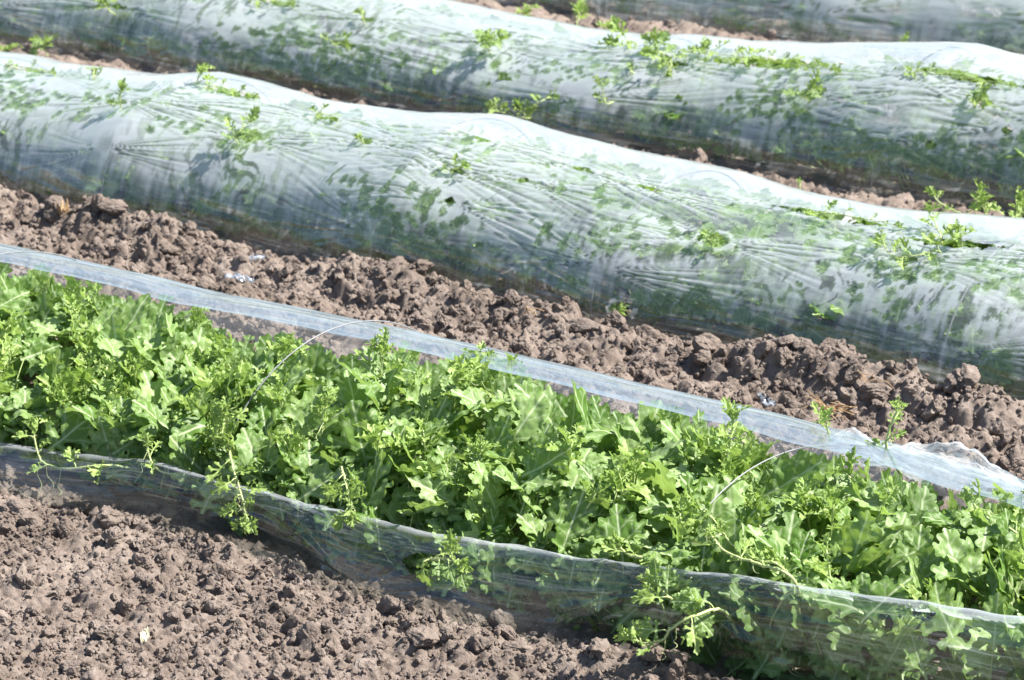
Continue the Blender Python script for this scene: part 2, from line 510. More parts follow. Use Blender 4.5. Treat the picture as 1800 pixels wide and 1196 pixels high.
for a in ((30000, NB, .0022, .0065, 1.5, 1, 8, .3), (6500, NB, .0055, .015, 2.0, 2, 10, .3), (1100, NB, .011, .032, 2.0, 3, 10, .3), (70, NB, .028, .046, 1.3, 3, 8, .15),
          (16000, MB, .003, .008, 1.5, 1, 8, .3), (5200, MB, .006, .018, 1.8, 2, 8, .25), (1000, MB, .014, .038, 2.0, 3, 10, .1),
          (5000, FB, .004, .014, 1.5, 1, 8, .2), (260, FB, .015, .04, 1.6, 2, 8, .1)):
    v, f = scatter_clods(*a)
    allV.append(v); allF.append(f + off); off += len(v)
put('soil_crumbs', mk_mesh('soil_crumbs', np.concatenate(allV), [np.concatenate(allF)], mats=[SOIL], smooth=False), kind='stuff',
    label='loose brown crumbs and small clods of dry soil strewn over the field')

def big_clod(px, py, z, s, seed, label, flat=.6):
    rg = np.random.default_rng(seed)
    V, Fc = rock(4, seed, rg)
    fq = 7
    V = V * (1 + .035 * noise(V[:, 0] * 16 + seed, V[:, 1] * 16 + V[:, 2] * 9, 3))[:, None]
    c = at_z(px, py, z)
    a = rg.uniform(0, 3)
    V = V * np.array([s, s * .8, s * flat])
    V = V @ np.array([[math.cos(a), math.sin(a), 0], [-math.sin(a), math.cos(a), 0], [0, 0, 1]])
    g = float(gz(c[0], c[1]))
    o = put('soil_clod', mk_mesh('soil_clod', V, [Fc], mats=[SOIL]), label=label, category='clod', group='large clods of soil')
    o.location = (c[0], c[1], g + s * flat * .35)
    return o
for a in ((745, 1120, .03, .048, 1, 'broad smooth brown clod in the front soil below the sagging film', .6),
          (905, 1135, .02, .036, 2, 'crumbly dark clod just right of the broad smooth clod at the bottom edge'),
          (1050, 1160, .02, .042, 3, 'blocky flat-faced clod beside the shoot that hangs at the bottom of the front film'),
          (690, 1095, .02, .028, 4, 'small jutting clod tucked under the front film left of the broad clod'),
          (1150, 1180, .02, .035, 5, 'dark clod under the tip of the shoot hanging outside the front film', .7),
          (480, 1105, .01, .025, 6, 'rounded clod alone in the loose front soil near the bottom'),
          (185, 1015, .01, .022, 7, 'pale smooth oval clod lying on the fine soil at front left', .5),
          (285, 968, .01, .018, 8, 'round ball-like clod in the shade below the left film'),
          (30, 890, .03, .05, 9, 'large clod at the left edge against the end of the front film'),
          (95, 375, .05, .055, 10, 'upright peaked clod with an orange dry leaf on it', .9),
          (200, 395, .05, .045, 11, 'grey brown clod on the ridge right of the peaked clod'),
          (365, 400, .05, .05, 12, 'round topped clod on the ridge beside the white film scrap', .8),
          (510, 455, .04, .04, 13, 'pointed clod on the soil ridge left of the exposed foot of the tunnel', .9),
          (700, 490, .04, .055, 14, 'wide cracked clod on the ridge in front of the second tunnel', .7),
          (740, 495, .05, .04, 15, 'square ended clod at the right end of the cracked clump', .8),
          (1030, 580, .04, .075, 16, 'largest long clod with a smooth crest on the middle ridge', .5),
          (1250, 610, .04, .05, 17, 'flat topped clod with a shadowed crack below its edge', .6),
          (1380, 650, .04, .04, 18, 'clod low on the ridge left of the dry root tuft'),
          (1530, 690, .05, .055, 19, 'tilted plate-like clod above the dry root tuft', .6),
          (1690, 700, .05, .07, 20, 'tall rounded clod mound near the right edge before the tunnel', .8)):
    big_clod(*a)

# ------------------------------------------------------------------ watermelon leaves
def leaf_shape(seed, h=.034, young=False):
    rg = np.random.default_rng(seed)
    segs = [((0, -.03), (0, .95), .05 if not young else .035, .06 if not young else .04)]
    spec = [(.10, 80, .31), (.20, 54, .52), (.48, 44, .38), (.74, 36, .19)]
    wide = .058 if not young else .038
    rb_ = .042 if not young else .03
    for (y, ang, L) in spec:
        for sgn in (-1, 1):
            a = math.radians(ang + rg.uniform(-7, 7)); l = L * rg.uniform(.85, 1.15)
            yy = y + rg.uniform(-.025, .025)
            e = (sgn * math.sin(a) * l, yy + math.cos(a) * l)
            segs.append(((0, yy), e, rb_, wide))
            if L > .22:
                for t, da, ll in ((.52, -50, .34), (.60, 46, .32)) if L > .4 else ((.56, 48, .32),) if L < .35 else ((.5, -46, .3), (.62, 44, .26)):
                    bx, by = e[0] * t, yy + (e[1] - yy) * t
                    a2 = a + math.radians(da + rg.uniform(-8, 8)); l2 = l * ll * rg.uniform(.8, 1.15)
                    segs.append(((bx, by), (bx + sgn * math.sin(a2) * l2, by + math.cos(a2) * l2), rb_, wide * .85))
    def f(P):
        d = np.full(len(P), 9.0); vd = np.full(len(P), 9.0); acc = np.zeros(len(P))
        for a, b, ra, rb in segs:
            a = np.array(a); b = np.array(b); ab = b - a
            t = np.clip(((P - a) @ ab) / (ab @ ab), 0, 1)
            dist = np.linalg.norm(P - a - t[:, None] * ab, axis=1)
            vd = np.minimum(vd, dist)
            acc += np.exp(-(dist - (ra + (rb - ra) * t)) / .012)
        return -.012 * np.log(acc + 1e-30), vd
    nx, ny = int(1.5 / h), int(1.3 / h)
    xs = (np.arange(nx) - nx // 2) * h; ys = np.arange(ny) * h - .06
    G = np.stack(np.meshgrid(xs, ys, indexing='ij'), -1).reshape(-1, 2)
    d, vd = f(G)
    inside = (d < .5 * h).reshape(nx, ny)                       # close gaps the lobes enclose
    out = np.zeros_like(inside); out[0] = out[-1] = True; out[:, 0] = out[:, -1] = True
    out &= ~inside
    for _ in range(nx + ny):
        g2 = out.copy()
        g2[1:] |= out[:-1]; g2[:-1] |= out[1:]; g2[:, 1:] |= out[:, :-1]; g2[:, :-1] |= out[:, 1:]
        out = g2 & ~inside
    hole = (~inside & ~out).ravel()
    e = 1e-3
    gx = (f(G + [e, 0])[0] - d) / e; gy = (f(G + [0, e])[0] - d) / e
    gl = np.maximum(np.hypot(gx, gy), .3)
    d = np.where(hole, -h, d)
    lim = .5 * h
    ok = d < lim
    P = G.copy()
    mvm = (d > -.42 * h) & ok
    for _ in range(3):                                     # walk the rim vertices onto the outline
        Q = P[mvm]; dq = f(Q)[0]
        gq = np.stack([(f(Q + [e, 0])[0] - dq) / e, (f(Q + [0, e])[0] - dq) / e], -1)
        stp = gq * (dq / np.maximum((gq ** 2).sum(1), .15))[:, None]
        Q = Q - np.clip(stp, -.35 * h, .35 * h)
        P[mvm] = G[mvm] + np.clip(Q - G[mvm], -.55 * h, .55 * h)
    id = np.arange(nx * ny).reshape(nx, ny)
    q = np.stack([id[:-1, :-1], id[1:, :-1], id[1:, 1:], id[:-1, 1:]], -1).reshape(-1, 4)
    k4 = ok[q].all(1); k3 = ok[q].sum(1) == 3
    t3 = q[k3]; m3 = ok[t3]
    tri = np.array([r[m] for r, m in zip(t3, m3)]).reshape(-1, 3)
    used = np.zeros(nx * ny, bool); used[q[k4].ravel()] = True; used[tri.ravel()] = True
    re = np.cumsum(used) - 1
    P = P[used]
    _, vd = f(P)
    return P, re[q[k4]], re[tri], vd

def deform(P, rg, young=False):
    x, y = P[:, 0], P[:, 1]
    s1, s2 = rg.uniform(0, 50, 2)
    fold = rg.uniform(.0, .4) if not young else rg.uniform(.5, 1.1)
    z = fold * np.abs(x) ** 1.1
    am = (.05 if not young else .09)
    z = z + am * fbm(x * 3.2 + s1, y * 3.2 + s2, 2, 11) * 1.5 * (.3 + 2.2 * np.abs(x)) + .012 * noise(x * 11 + s2, y * 11, 12)
    z = z - rg.uniform(.0, .9) * np.clip(np.abs(x) - .18, 0, 1) ** 1.5
    x = x * (1 - .25 * fold)
    K = rg.uniform(-.5, 1.0) if not young else rg.uniform(-1.2, 1.6)      # curl along the length
    a = K * (y + 1e-9)
    yy = np.sin(a) / K * 1.0; zz = -(1 - np.cos(a)) / K
    return np.stack([x, yy - z * np.sin(-a) * 0, zz + z], -1)

def variants(n, h, young, seed):
    rg = np.random.default_rng(seed)
    out = []
    for i in range(n):
        P, q, t, vd = leaf_shape(seed + i, h, young)
        uv = np.stack([np.abs(P[:, 0]), vd], -1)
        out.append((deform(P, rg, young), q, t, uv))
    return out
VL = variants(14, .026, False, 100)
VY = variants(10, .034, True, 200)
VLc = variants(8, .055, False, 300)
VYc = variants(5, .07, True, 400)

def frames(nrm, dr):
    nrm = nrm / np.linalg.norm(nrm, axis=1)[:, None]
    dr = dr - nrm * (dr * nrm).sum(1)[:, None]
    dr /= np.linalg.norm(dr, axis=1)[:, None] + 1e-9
    r = np.cross(dr, nrm)
    return np.stack([r, dr, nrm], -1)

def add_leaves(bag, var, base, M, size, tint, mat):
    vi = rng.integers(0, len(var), len(base))
    for v, (B, q, t, uv) in enumerate(var):
        s = vi == v
        n = s.sum()
        if not n: continue
        P = np.einsum('nij,vj->nvi', M[s], B) * size[s][:, None, None] + base[s][:, None]
        m = len(B); o = (np.arange(n) * m)[:, None, None]
        bag.add(P.reshape(-1, 3), (q[None] + o).reshape(-1, 4), (t[None] + o).reshape(-1, 3), np.repeat(tint[s], m), mat, np.tile(uv, (n, 1)))

def tendril(start, d, L, rg, r=.0009):
    d = np.array(d, float) / np.linalg.norm(d)
    t = np.linspace(0, 1, 26)
    side = np.cross(d, [0, 0, 1.0]); side /= np.linalg.norm(side) + 1e-9
    up = np.cross(side, d)
    curl = np.clip(t - .45, 0, 1) * rg.uniform(8, 20)
    rad = L * .12 * t
    P = np.array(start) + d * (t * L)[:, None] + side * (rad * np.sin(curl) + L * .2 * t ** 2 * rg.uniform(-1, 1))[:, None] + up * (rad * (np.cos(curl) - 1) - .25 * L * t ** 2)[:, None]
    return tube(P, np.linspace(r, r * .45, 26), 4)

TOSUN = np.array([SH[0], SH[1], 0]) * .5
TOCAM = np.array([math.sin(YAW), -math.cos(YAW), 0])

def tuft(bag, p, up, size, rg, n=7, mats=(1, 2)):
    """a growing tip: short hairy stem crowded with small cut leaves"""
    up = up / np.linalg.norm(up)
    base = np.array(p) - up * size * 1.6
    bag.add(*tube(spline([base, base + up * size * .8 + rg.normal(size=3) * size * .1, p], 7), np.linspace(.0028, .0017, 7), 5), tint=.6, mat=mats[1])
    az = rg.uniform(0, 6.28) + np.arange(n) * 2.4
    hh = np.linspace(-.9, .1, n)
    a = np.cross(up, [.3, 1, .2]); a /= np.linalg.norm(a); b = np.cross(up, a)
    rad = np.cos(az)[:, None] * a + np.sin(az)[:, None] * b
    op = np.linspace(1.1, .25, n)[:, None]
    dr = up + rad * op
    nr = up * op - rad * .8 + rg.normal(size=(n, 3)) * .25
    add_leaves(bag, VY, np.array(p) + up * (hh * size)[:, None] + rad * size * .12, frames(nr, dr), size * np.linspace(1.15, .5, n) * rg.uniform(.8, 1.2, n), rg.uniform(.2, 1, n), mats[0])

# canopy of the open row
ctop = top_line([(-200, 440), (0, 478), (130, 505), (250, 535), (350, 590), (450, 610), (520, 600), (600, 628), (700, 610), (830, 645), (950, 680), (1050, 705), (1200, 745), (1300, 780), (1450, 812), (1560, 855), (1700, 870), (1800, 890), (1900, 915)], R1 + .45)
def canopy_h(x, y):
    t = y - R1 - .42
    h = ctop(x) - .016 - .42 * np.maximum(t, 0) + .10 * np.minimum(t, 0) + .022 * fbm(x * 4.5, y * 4.5, 2, 61)
    return np.maximum(np.minimum(h, ftop(x) + .02 + .45 * (y - R1)), .05)

bag = Bag()
N = 2600
x = rng.uniform(-5.6, -.95, N); y = R1 + .08 + rng.random(N) * .66
low_ = rng.random(N) < .20
y[low_] = R1 + .055 + .03 * (x[low_] < -2.9) + rng.random(low_.sum()) * .07
hc = canopy_h(x, y)
clump = fbm(x * 6, y * 6, 2, 88)
dep = np.clip(rng.random(N) ** 1.5 + .35 * np.clip(-clump, 0, 1), 0, 1)
dep[low_] = rng.uniform(.4, 1.5, low_.sum())
z = hc * (1 - .62 * dep) - .012 + rng.normal(size=N) * .008
az = rng.uniform(0, 2 * math.pi, N)
hz_ = np.stack([np.cos(az), np.sin(az), 0 * az], -1)
nr = np.array([0, 0, .62]) + hz_ * rng.uniform(.3, 1.15, N)[:, None] + TOCAM * .42 + TOSUN * .35
dr = -hz_ * .3 + rng.normal(size=(N, 3)) * .42 + np.array([0, 0, 1.25])
size = rng.uniform(.08, .148, N) * (1 - .1 * dep)
M = frames(nr, dr)
ctr = np.stack([x, y, z], -1)
base = ctr - M[:, :, 1] * (size * .5)[:, None]
add_leaves(bag, VL, base, M, size, np.clip(rng.normal(.5, .36, N), 0, 1), 0)
for i in range(0, N):
    if dep[i] < .6:
        b = base[i]; g = np.array([b[0] + rng.normal() * .035, np.clip(b[1] + rng.normal() * .035, R1 + .1, R1 + .82), max(.0, b[2] - rng.uniform(.07, .16))])
        mid = (b + g) / 2 - M[i, :, 1] * .02
        bag.add(*tube(spline([g, mid, b + M[i, :, 1] * size[i] * .04], 6), np.linspace(.0022, .0015, 6), 4, False), tint=rng.random() * .6, mat=2)
for i in range(120):
    x = rng.uniform(-5.4, -1.0); y = R1 + .1 + rng.random() * .72
    if i % 3 == 0: y = R1 + .08 + rng.random() * .2
    y = min(y, R1 + .60)
    zt = canopy_h(x, y) + rng.uniform(-.01, .035)
    up = np.array([rng.normal() * .3, rng.normal() * .3, 1]) + TOCAM * .15
    tuft(bag, (x, y, zt), up, rng.uniform(.05, .08), rng, int(rng.integers(5, 9)))
put('watermelon_foliage', bag.mesh('watermelon_foliage', [LEAF, YOUNG, STEM]), kind='stuff',
    label='dense bright green mass of lobed watermelon leaves filling the opened front row')

def under_row(r, topf, x0, x1, n, label, hf=.8, hoops=None, seed=0, spots=None):
    bag = Bag()
    x = rng.uniform(x0, x1, n); y = r + .10 + rng.random(n) * .70
    v = (y - r - A0) / A0
    ht = topf(x) * np.sqrt(np.clip(1 - v ** 2, .05, 1))
    dep = rng.random(n) ** 1.6
    z = ht * (.93 - .6 * dep) * .86
    az = rng.uniform(0, 6.28, n); hz_ = np.stack([np.cos(az), np.sin(az), 0 * az], -1)
    nr = np.array([0, 0, 1.0]) + hz_ * rng.uniform(.1, 1., n)[:, None] + np.stack([0 * v, v * .9, 0 * v], -1)
    dr = -hz_ * .5 + rng.normal(size=(n, 3)) * .5
    ct = np.zeros(n, bool)
    ct[:n // 4] = True
    th = rng.uniform(.10, 1.9, n) ; th = np.where(rng.random(n) < .35, rng.uniform(.06, .6, n), th)
    y = np.where(ct, r + A0 - (A0 - .12) * np.cos(th), y); z = np.where(ct, (topf(x) - .08) * np.sin(th) ** .9, z)
    an = np.stack([0 * th, -np.cos(th) * .8, np.sin(th)], -1) + rng.normal(size=(n, 3)) * .10
    nr = np.where(ct[:, None], an, nr)
    M = frames(nr, dr); size = rng.uniform(.06, .115, n) * np.where(ct, .8, 1)
    base = np.stack([x, y, z], -1) - M[:, :, 1] * (size * .5)[:, None]
    add_leaves(bag, VLc, base, M, size, np.clip(rng.normal(.4, .3, n), 0, 1), 0)
    if spots is not None:                                 # leaves pressed flat against the film
        sx_, st_, ss_ = spots
        y1, z1 = arch_pts(sx_, st_, r, topf, hoops, seed)
        y2, z2 = arch_pts(sx_, st_ + .05, r, topf, hoops, seed)
        tg = np.stack([0 * sx_, y2 - y1, z2 - z1], -1); tg /= np.linalg.norm(tg, axis=1)[:, None]
        nn = np.cross(tg, [1.0, 0, 0]); nn *= np.sign(nn[:, 2] - nn[:, 1])[:, None]
        an = rng.uniform(0, 6.28, len(sx_))
        dd = np.cos(an)[:, None] * np.array([1.0, 0, 0]) + np.sin(an)[:, None] * tg
        M2 = frames(nn, dd)
        b2 = np.stack([sx_, y1, z1], -1) - nn * .011 - M2[:, :, 1] * (ss_ * .5)[:, None]
        M2[:, :, 2] *= .2
        add_leaves(bag, VLc, b2, M2, ss_ * 1.25, np.clip(rng.normal(.6, .3, len(sx_)), 0, 1), 0)
    m = n // 4
    for i in range(m):
        b = base[i]
        bag.add(*tube(spline([(b[0] + rng.normal() * .04, b[1] + rng.normal() * .03, max(0, b[2] - .13)), b - [0, 0, .05], b], 5), .002, 3, False), tint=rng.random(), mat=1)
    put('watermelon_foliage', bag.mesh('watermelon_foliage', [LEAF, STEM]), kind='stuff', label=label)

# ------------------------------------------------------------------ tunnels (closed rows)
def arch(yc, a, h, th, pw=.82):
    return yc - a * np.cos(th), h * np.sin(th) ** pw

def smin_noise(phi, seed):
    return noise(phi, np.full_like(phi, seed * 1.7), seed)

def arch_pts(x, TH, r, topf, hoops, seed):
    hp = np.array(hoops)
    dh = np.abs(x - hp[np.abs(x[..., None] - hp).argmin(-1)])
    sag = sm(dh, .0, .34)
    a = A0 * (1.0 - .10 * sag) + .012 * noise(x * 2.1, 0 * x, seed)
    s = np.clip(np.sin(TH), 0, 1)
    y = r + A0 - a * np.cos(TH) + .010 * fbm(x * 1.7, TH * 1.2, 2, seed + 1) * s
    return y, topf(x) * s ** (.80 + .10 * sag)

def contact_spots(r, topf, hoops, seed, x0, x1, n):
    """where leaves press against the inside of the film: x, angle, size"""
    rg = np.random.default_rng(seed)
    x = rg.uniform(x0, x1, n * 4); th = .22 + 1.35 * rg.random(n * 4) ** 1.5
    d = fbm(x * 1.5, th * 1.3, 2, seed + 70) + .35 * noise(x * 5, th * 4, seed + 71) - .9 * np.clip(th - .85, 0, 2)
    k_ = np.argsort(-d - rg.random(n * 4) * .55)[:n]
    return x[k_], th[k_], rg.uniform(.022, .058, n)

def closed_film(name, label, r, topf, x0, x1, dx, nv, hoops, holes, seed, clear_zone=None, edge0=.13, spots=None, group='fogged plastic tunnels'):
    xs = np.arange(x0, x1, dx); nu = len(xs)
    th = np.linspace(-.06, math.pi + .06, nv)
    Xg, TH = np.meshgrid(xs, th, indexing='ij')
    Yg, Zg = arch_pts(Xg, TH, r, topf, hoops, seed)
    Zg = Zg - .03 * (TH < 0) * 1 - .03 * (TH > math.pi)
    S = TH / math.pi * 1.24          # arc metres from front foot
    # wrinkles
    W = np.zeros_like(Xg); WM = np.zeros_like(Xg); FW_ = np.zeros_like(Xg)
    for (hx, hs, L, amp, sl) in holes_fans(holes, hoops, seed, x0, x1):
        dxx = Xg - hx; ds = S - hs - sl * dxx
        rr = np.hypot(dxx, ds)
        ph = np.arctan2(ds, np.abs(dxx))
        m = np.exp(-(ph / .38) ** 4) * sm(rr, .02, .05) * np.exp(-(rr / L) ** 2)
        wv = smin_noise(ph * 21 + np.sign(dxx) * 7 + hx, seed) * (1 + .3 * noise(rr * 3, ph * 5, seed + 2))
        W += amp * m * wv * 1.7; WM = np.maximum(WM, m); FW_ = np.where(m > .05, FW_ + m * wv, FW_)
    pm = sm(fbm(Xg * 1.4, S * 2.2, 2, seed + 30), .2, .6)
    drift = S + .02 * np.sin(Xg * 1.9 + seed) + .05 * Xg
    gw = noise(Xg * 1.3, drift * 62, seed + 31) + .4 * noise(Xg * 2, drift * 120, seed + 32)
    W += .0020 * pm * gw
    low = 1 - sm(S, .04, .26)
    W += .004 * low * noise(Xg * 9, (S * 2.0 + .6 * Xg) * 9, seed + 33) + .003 * low * noise(Xg * 6 + S * 20, S * 25, seed + 34)
    W += .005 * noise(Xg * 4, S * 4, seed + 35) + .0014 * fbm(Xg * 12, S * 12, 2, seed + 36)
    P = np.stack([Xg, Yg, Zg], -1)
    N = np.cross(np.gradient(P, axis=1), np.gradient(P, axis=0)); N /= np.linalg.norm(N, axis=-1)[..., None] + 1e-9
    if N[nu // 2, nv // 2, 2] < 0: N = -N
    P = P + N * W[..., None]
    # milky condensation
    big = fbm(Xg * 1.1, S * 1.8, 3, seed + 50)
    fog = .70 + .45 * big
    v1 = fbm(Xg * 26 + 3 * S + .8 * noise(Xg * 5, S * 5, 2), S * 7, 4, seed + 51, .65)
    vp = sm(fbm(Xg * 1.9, S * 2.4, 2, seed + 59), -.25, .3)
    b1 = noise(Xg * 30 + 5 * noise(Xg * 8, S * 8, 3), S * 19, seed + 52); pat = sm(fbm(Xg * 2.6, S * 3.2, 2, seed + 53), -.12, .35) * sm(.66 - S, 0, .12)
    fog += .22 * noise(Xg * 60, S * 24, seed + 54) + .12 * noise(Xg * 110, S * 110, seed + 58)
    if clear_zone is not None:
        for (ca, cb, sa, sb, am) in clear_zone:
            cz = sm(Xg, ca - .25, ca + .25) * (1 - sm(Xg, cb - .25, cb + .25)) * sm(S, sa - .06, sa + .06) * (1 - sm(S, sb - .06, sb + .06))
            fog = fog * (1 - am * cz)
    fog = .08 + .89 * sm(fog, .06, .66)
    fog = fog * (1 - .85 * pm * sm(gw, .10, .42))
    fog = fog * (1 - .80 * sm(v1, .08, .38) * vp * sm(.8 - S, 0, .3)) * (1 - .92 * sm(b1, .26, .34) * pat)
    mm = np.clip(WM * 1.5, 0, 1)
    fog = fog * (1 - mm) + mm * (.10 + .85 * sm(FW_, -.28, .12))
    edge = edge0 + .07 * fbm(Xg * 2.2, 0 * Xg, 2, seed + 55)
    drip = noise(Xg * 60, S * 4, seed + 56)
    fog = fog * (sm(S, edge - .09 + .05 * drip, edge + .11 + .05 * drip)) + .04
    fog += .3 * low * np.clip(noise(Xg * 5 + S * 14, (S * 1.0 + .25 * Xg) * 40, seed + 57) - .1, 0, 1)
    fog = np.clip(fog, .04, .96)
    fog = fog * 1.0
    top = sm(S, .52, .68)                       # crest: fog thinned and evened by hand to give a bluish sky sheen
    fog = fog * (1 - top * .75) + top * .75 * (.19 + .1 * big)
    if spots is not None:
        for cx_, ct_, cs_ in zip(*spots):
            cS = ct_ / math.pi * 1.24; R_ = cs_ * .62
            i0, i1 = np.searchsorted(xs, [cx_ - R_, cx_ + R_]); j0, j1 = np.searchsorted(S[0], [cS - R_, cS + R_])
            if i1 <= i0 or j1 <= j0: continue
            ux = (Xg[i0:i1, j0:j1] - cx_) / R_; us = (S[i0:i1, j0:j1] - cS) / R_
            dd = np.hypot(ux * 1.25, us) + .38 * noise(ux * 1.6 + cx_ * 40, us * 1.3, 5) + .25 * noise(ux * 4, us * 3 + cx_ * 30, 6)
            fog[i0:i1, j0:j1] *= 1 - .85 * (1 - sm(dd, .50, .68))
    # holes cut for the shoots
    keep = np.ones((nu - 1, nv - 1), bool)
    xc = (Xg[:-1, :-1] + Xg[1:, 1:]) / 2; sc_ = (S[:-1, :-1] + S[1:, 1:]) / 2
    for (hx, hs, wx, ws, sl) in holes:
        wx, ws = wx * (1.25 if wx < .05 else 1), ws * 1.35
        d = (np.abs((xc - hx) / wx) ** 1.2 + np.abs((sc_ - hs - sl * (xc - hx) - .3 * ws * noise(xc * 22, xc * 0, 8)) / ws) ** 1.3) * (1 + .5 * noise(xc * 45, sc_ * 45, 7))
        keep &= d > 1
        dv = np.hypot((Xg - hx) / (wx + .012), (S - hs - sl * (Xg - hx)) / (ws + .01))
        fog = np.where((dv > .8) & (dv < 1.2) & (noise(Xg * 30, S * 30, 3) > .05), np.maximum(fog, .7), fog)  # broken milky rim painted as an edge highlight round the cut
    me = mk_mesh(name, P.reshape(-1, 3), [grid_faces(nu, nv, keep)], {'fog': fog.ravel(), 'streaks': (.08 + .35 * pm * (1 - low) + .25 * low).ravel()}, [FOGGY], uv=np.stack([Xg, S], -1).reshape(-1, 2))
    o = put(name, me, label=label, category='plastic tunnel')
    return o, P, N, S

def holes_fans(holes, hoops, seed, x0, x1):
    rg = np.random.default_rng(seed)
    out = []
    for (hx, hs, wx, ws, sl) in holes:
        if wx < .05: out.append((hx, hs, .27, .0040, .0))
        else:
            out.append((hx - wx, hs, .16, .003, 0)); out.append((hx + wx, hs, .16, .003, 0))
    for hx in hoops:
        for s_ in (.16, .45):
            out.append((hx + rg.uniform(-.03, .03), s_ + rg.uniform(-.06, .06), rg.uniform(.2, .38), rg.uniform(.0015, .003), rg.uniform(-.25, .25)))
    for _ in range(int((x1 - x0) * .4)):
        out.append((rg.uniform(x0, x1), rg.uniform(.1, .55), rg.uniform(.15, .33), rg.uniform(.0015, .003), rg.uniform(-.2, .3)))
    return out

def surf_uv(px, py, r, topf):
    """photo pixel -> (x, s) on the smooth arch of a row, nearest side"""
    xs = np.linspace(-8.5, -.8, 1500); th = np.linspace(.02, 2.1, 160)
    Xg, TH = np.meshgrid(xs, th, indexing='ij')
    Yg, Zg = r + A0 - A0 * np.cos(TH), topf(Xg) * np.sin(TH) ** .85
    q = proj(np.stack([Xg, Yg, Zg], -1))
    d = np.hypot(q[..., 0] - px, q[..., 1] - py) + 3 * (q[..., 2] - q[..., 2].min())
    i = np.unravel_index(d.argmin(), d.shape)
    return Xg[i], TH[i] / math.pi * 1.24, np.array([Xg[i], Yg[i], Zg[i]])

def mk_holes(lst, r, topf):
    out = []
    for (px, py, w_, h_, *s_) in lst:
        x_, s, _ = surf_uv(px, py, r, topf)
        out.append((x_, s, w_, h_, s_[0] if s_ else 0))
    return out
hoop_x = lambda lst, r, topf: [surf_uv(px, py, r, topf)[0] for px, py in lst]
H2 = hoop_x([(345, 136), (800, 212), (1195, 302), (1790, 402)], R2, top2)
H2 = [H2[0] - 1.9, H2[0] - .95] + H2
H3 = hoop_x([(430, -50), (1130, 72), (1640, 86)], R3, top3)
H3 = [H3[0] - 1.0] + H3 + [H3[-1] + .9]
HL2 = mk_holes([(40, 122, .11, .010), (210, 180, .018, .010), (410, 163, .13, .018), (430, 238, .04, .024), (572, 207, .03, .010),
                (640, 250, .018, .012), (800, 300, .022, .010), (785, 355, .014, .009), (910, 320, .014, .008), (850, 247, .03, .007),
                (1022, 299, .03, .008), (1145, 332, .05, .007), (1252, 426, .026, .018), (1465, 383, .18, .015), (1590, 455, .025, .015),
                (1680, 428, .12, .016), (1090, 545, .02, .012)], R2, top2)
HL3 = mk_holes([(195, 12, .03, .012), (480, 5, .1, .012), (640, 35, .03, .012), (592, 77, .035, .013), (862, 78, .03, .012),
                (1350, 113, .25, .030), (1420, 166, .036, .026), (1720, 182, .03, .016), (1632, 258, .014, .012), (1762, 230, .018, .012),
                (1700, 138, .2, .016), (1180, 115, .03, .015), (1140, 95, .03, .02), (900, 190, .02, .012)], R3, top3)
SP2 = contact_spots(R2, top2, H2, 311, -7.2, -.9, 950)
SP3 = contact_spots(R3, top3, H3, 312, -8.8, -1.5, 950)
under_row(R2, top2, -7.2, -1.0, 4300, 'watermelon leaves seen dimly through the fogged film of the second row', .8, H2, 3, SP2)
under_row(R3, top3, -8.6, -1.6, 3800, 'watermelon leaves seen dimly through the fogged film of the third row', .8, H3, 9, SP3)
under_row(R4, lambda x: x * 0 + .33, -8.5, -2.0, 2200, 'watermelon leaves under the film of the farthest row')
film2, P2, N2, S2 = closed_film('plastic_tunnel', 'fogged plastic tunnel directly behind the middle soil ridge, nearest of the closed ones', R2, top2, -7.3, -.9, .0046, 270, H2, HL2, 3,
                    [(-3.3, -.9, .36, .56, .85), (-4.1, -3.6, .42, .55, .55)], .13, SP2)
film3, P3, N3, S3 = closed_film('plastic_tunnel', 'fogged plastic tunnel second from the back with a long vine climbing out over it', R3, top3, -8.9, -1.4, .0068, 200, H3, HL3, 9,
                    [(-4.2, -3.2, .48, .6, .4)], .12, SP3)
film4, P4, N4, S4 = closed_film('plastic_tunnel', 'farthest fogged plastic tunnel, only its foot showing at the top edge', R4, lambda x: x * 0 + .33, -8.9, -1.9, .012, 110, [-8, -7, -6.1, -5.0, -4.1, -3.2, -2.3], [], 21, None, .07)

# ------------------------------------------------------------------ wire hoops
def hoop(X, yc, A, h, yaw, pw, tilt, label, rad=.0015, mat=None):
    t = np.linspace(-.12, math.pi + .12, 60)
    c = -np.cos(t) * A; s = np.clip(np.sin(t), 0, 1)
    z = h * s ** pw - .08 * ((t < 0) | (t > math.pi))
    V, q, t3 = tube(np.stack([X + c * math.sin(yaw) + tilt * z, yc + c * math.cos(yaw), z], -1), rad, 8)
    put('wire_hoop', mk_mesh('wire_hoop', V, [q, t3], mats=[mat or WIRE]), label=label, category='hoop', group='galvanised wire hoops holding up the film')
hoop(-4.085, 4.06, .516, .338, .007, 1.078, -.247, 'thin grey wire hoop over the leaves at the left end of the opened front row')
hoop(-3.17, 4.20, .404, .322, .181, 1.198, -.057, 'thin grey wire hoop arching over the middle of the opened leafy row')
hoop(-2.0, 4.154, .395, .272, .181, .82, -.30, 'low wire hoop leaning over the leaves toward the right of the opened row')
for i, (hx, r, tf) in enumerate([(a, R2, top2) for a in H2[1:]] + [(a, R3, top3) for a in H3]):
    if r == R2:
        lb = 'faint wire hoop inside the nearest closed tunnel, ' + ['beyond its left end', 'at its left crest by the long slit', 'at its highest middle crest', 'right of the middle under the see-through film', 'at its right end'][i]
    else:
        lb = 'wire hoop inside the farther tunnel, ' + ['far to the left', 'near its left slit', 'under the climbing vine', 'as the clear dark arc at right', 'past its right end'][i - 5]
    hoop(hx, r + A0, A0 - .02, float(tf(hx)) - .014, .02, .82, 0, lb, .0023, WIRE2)

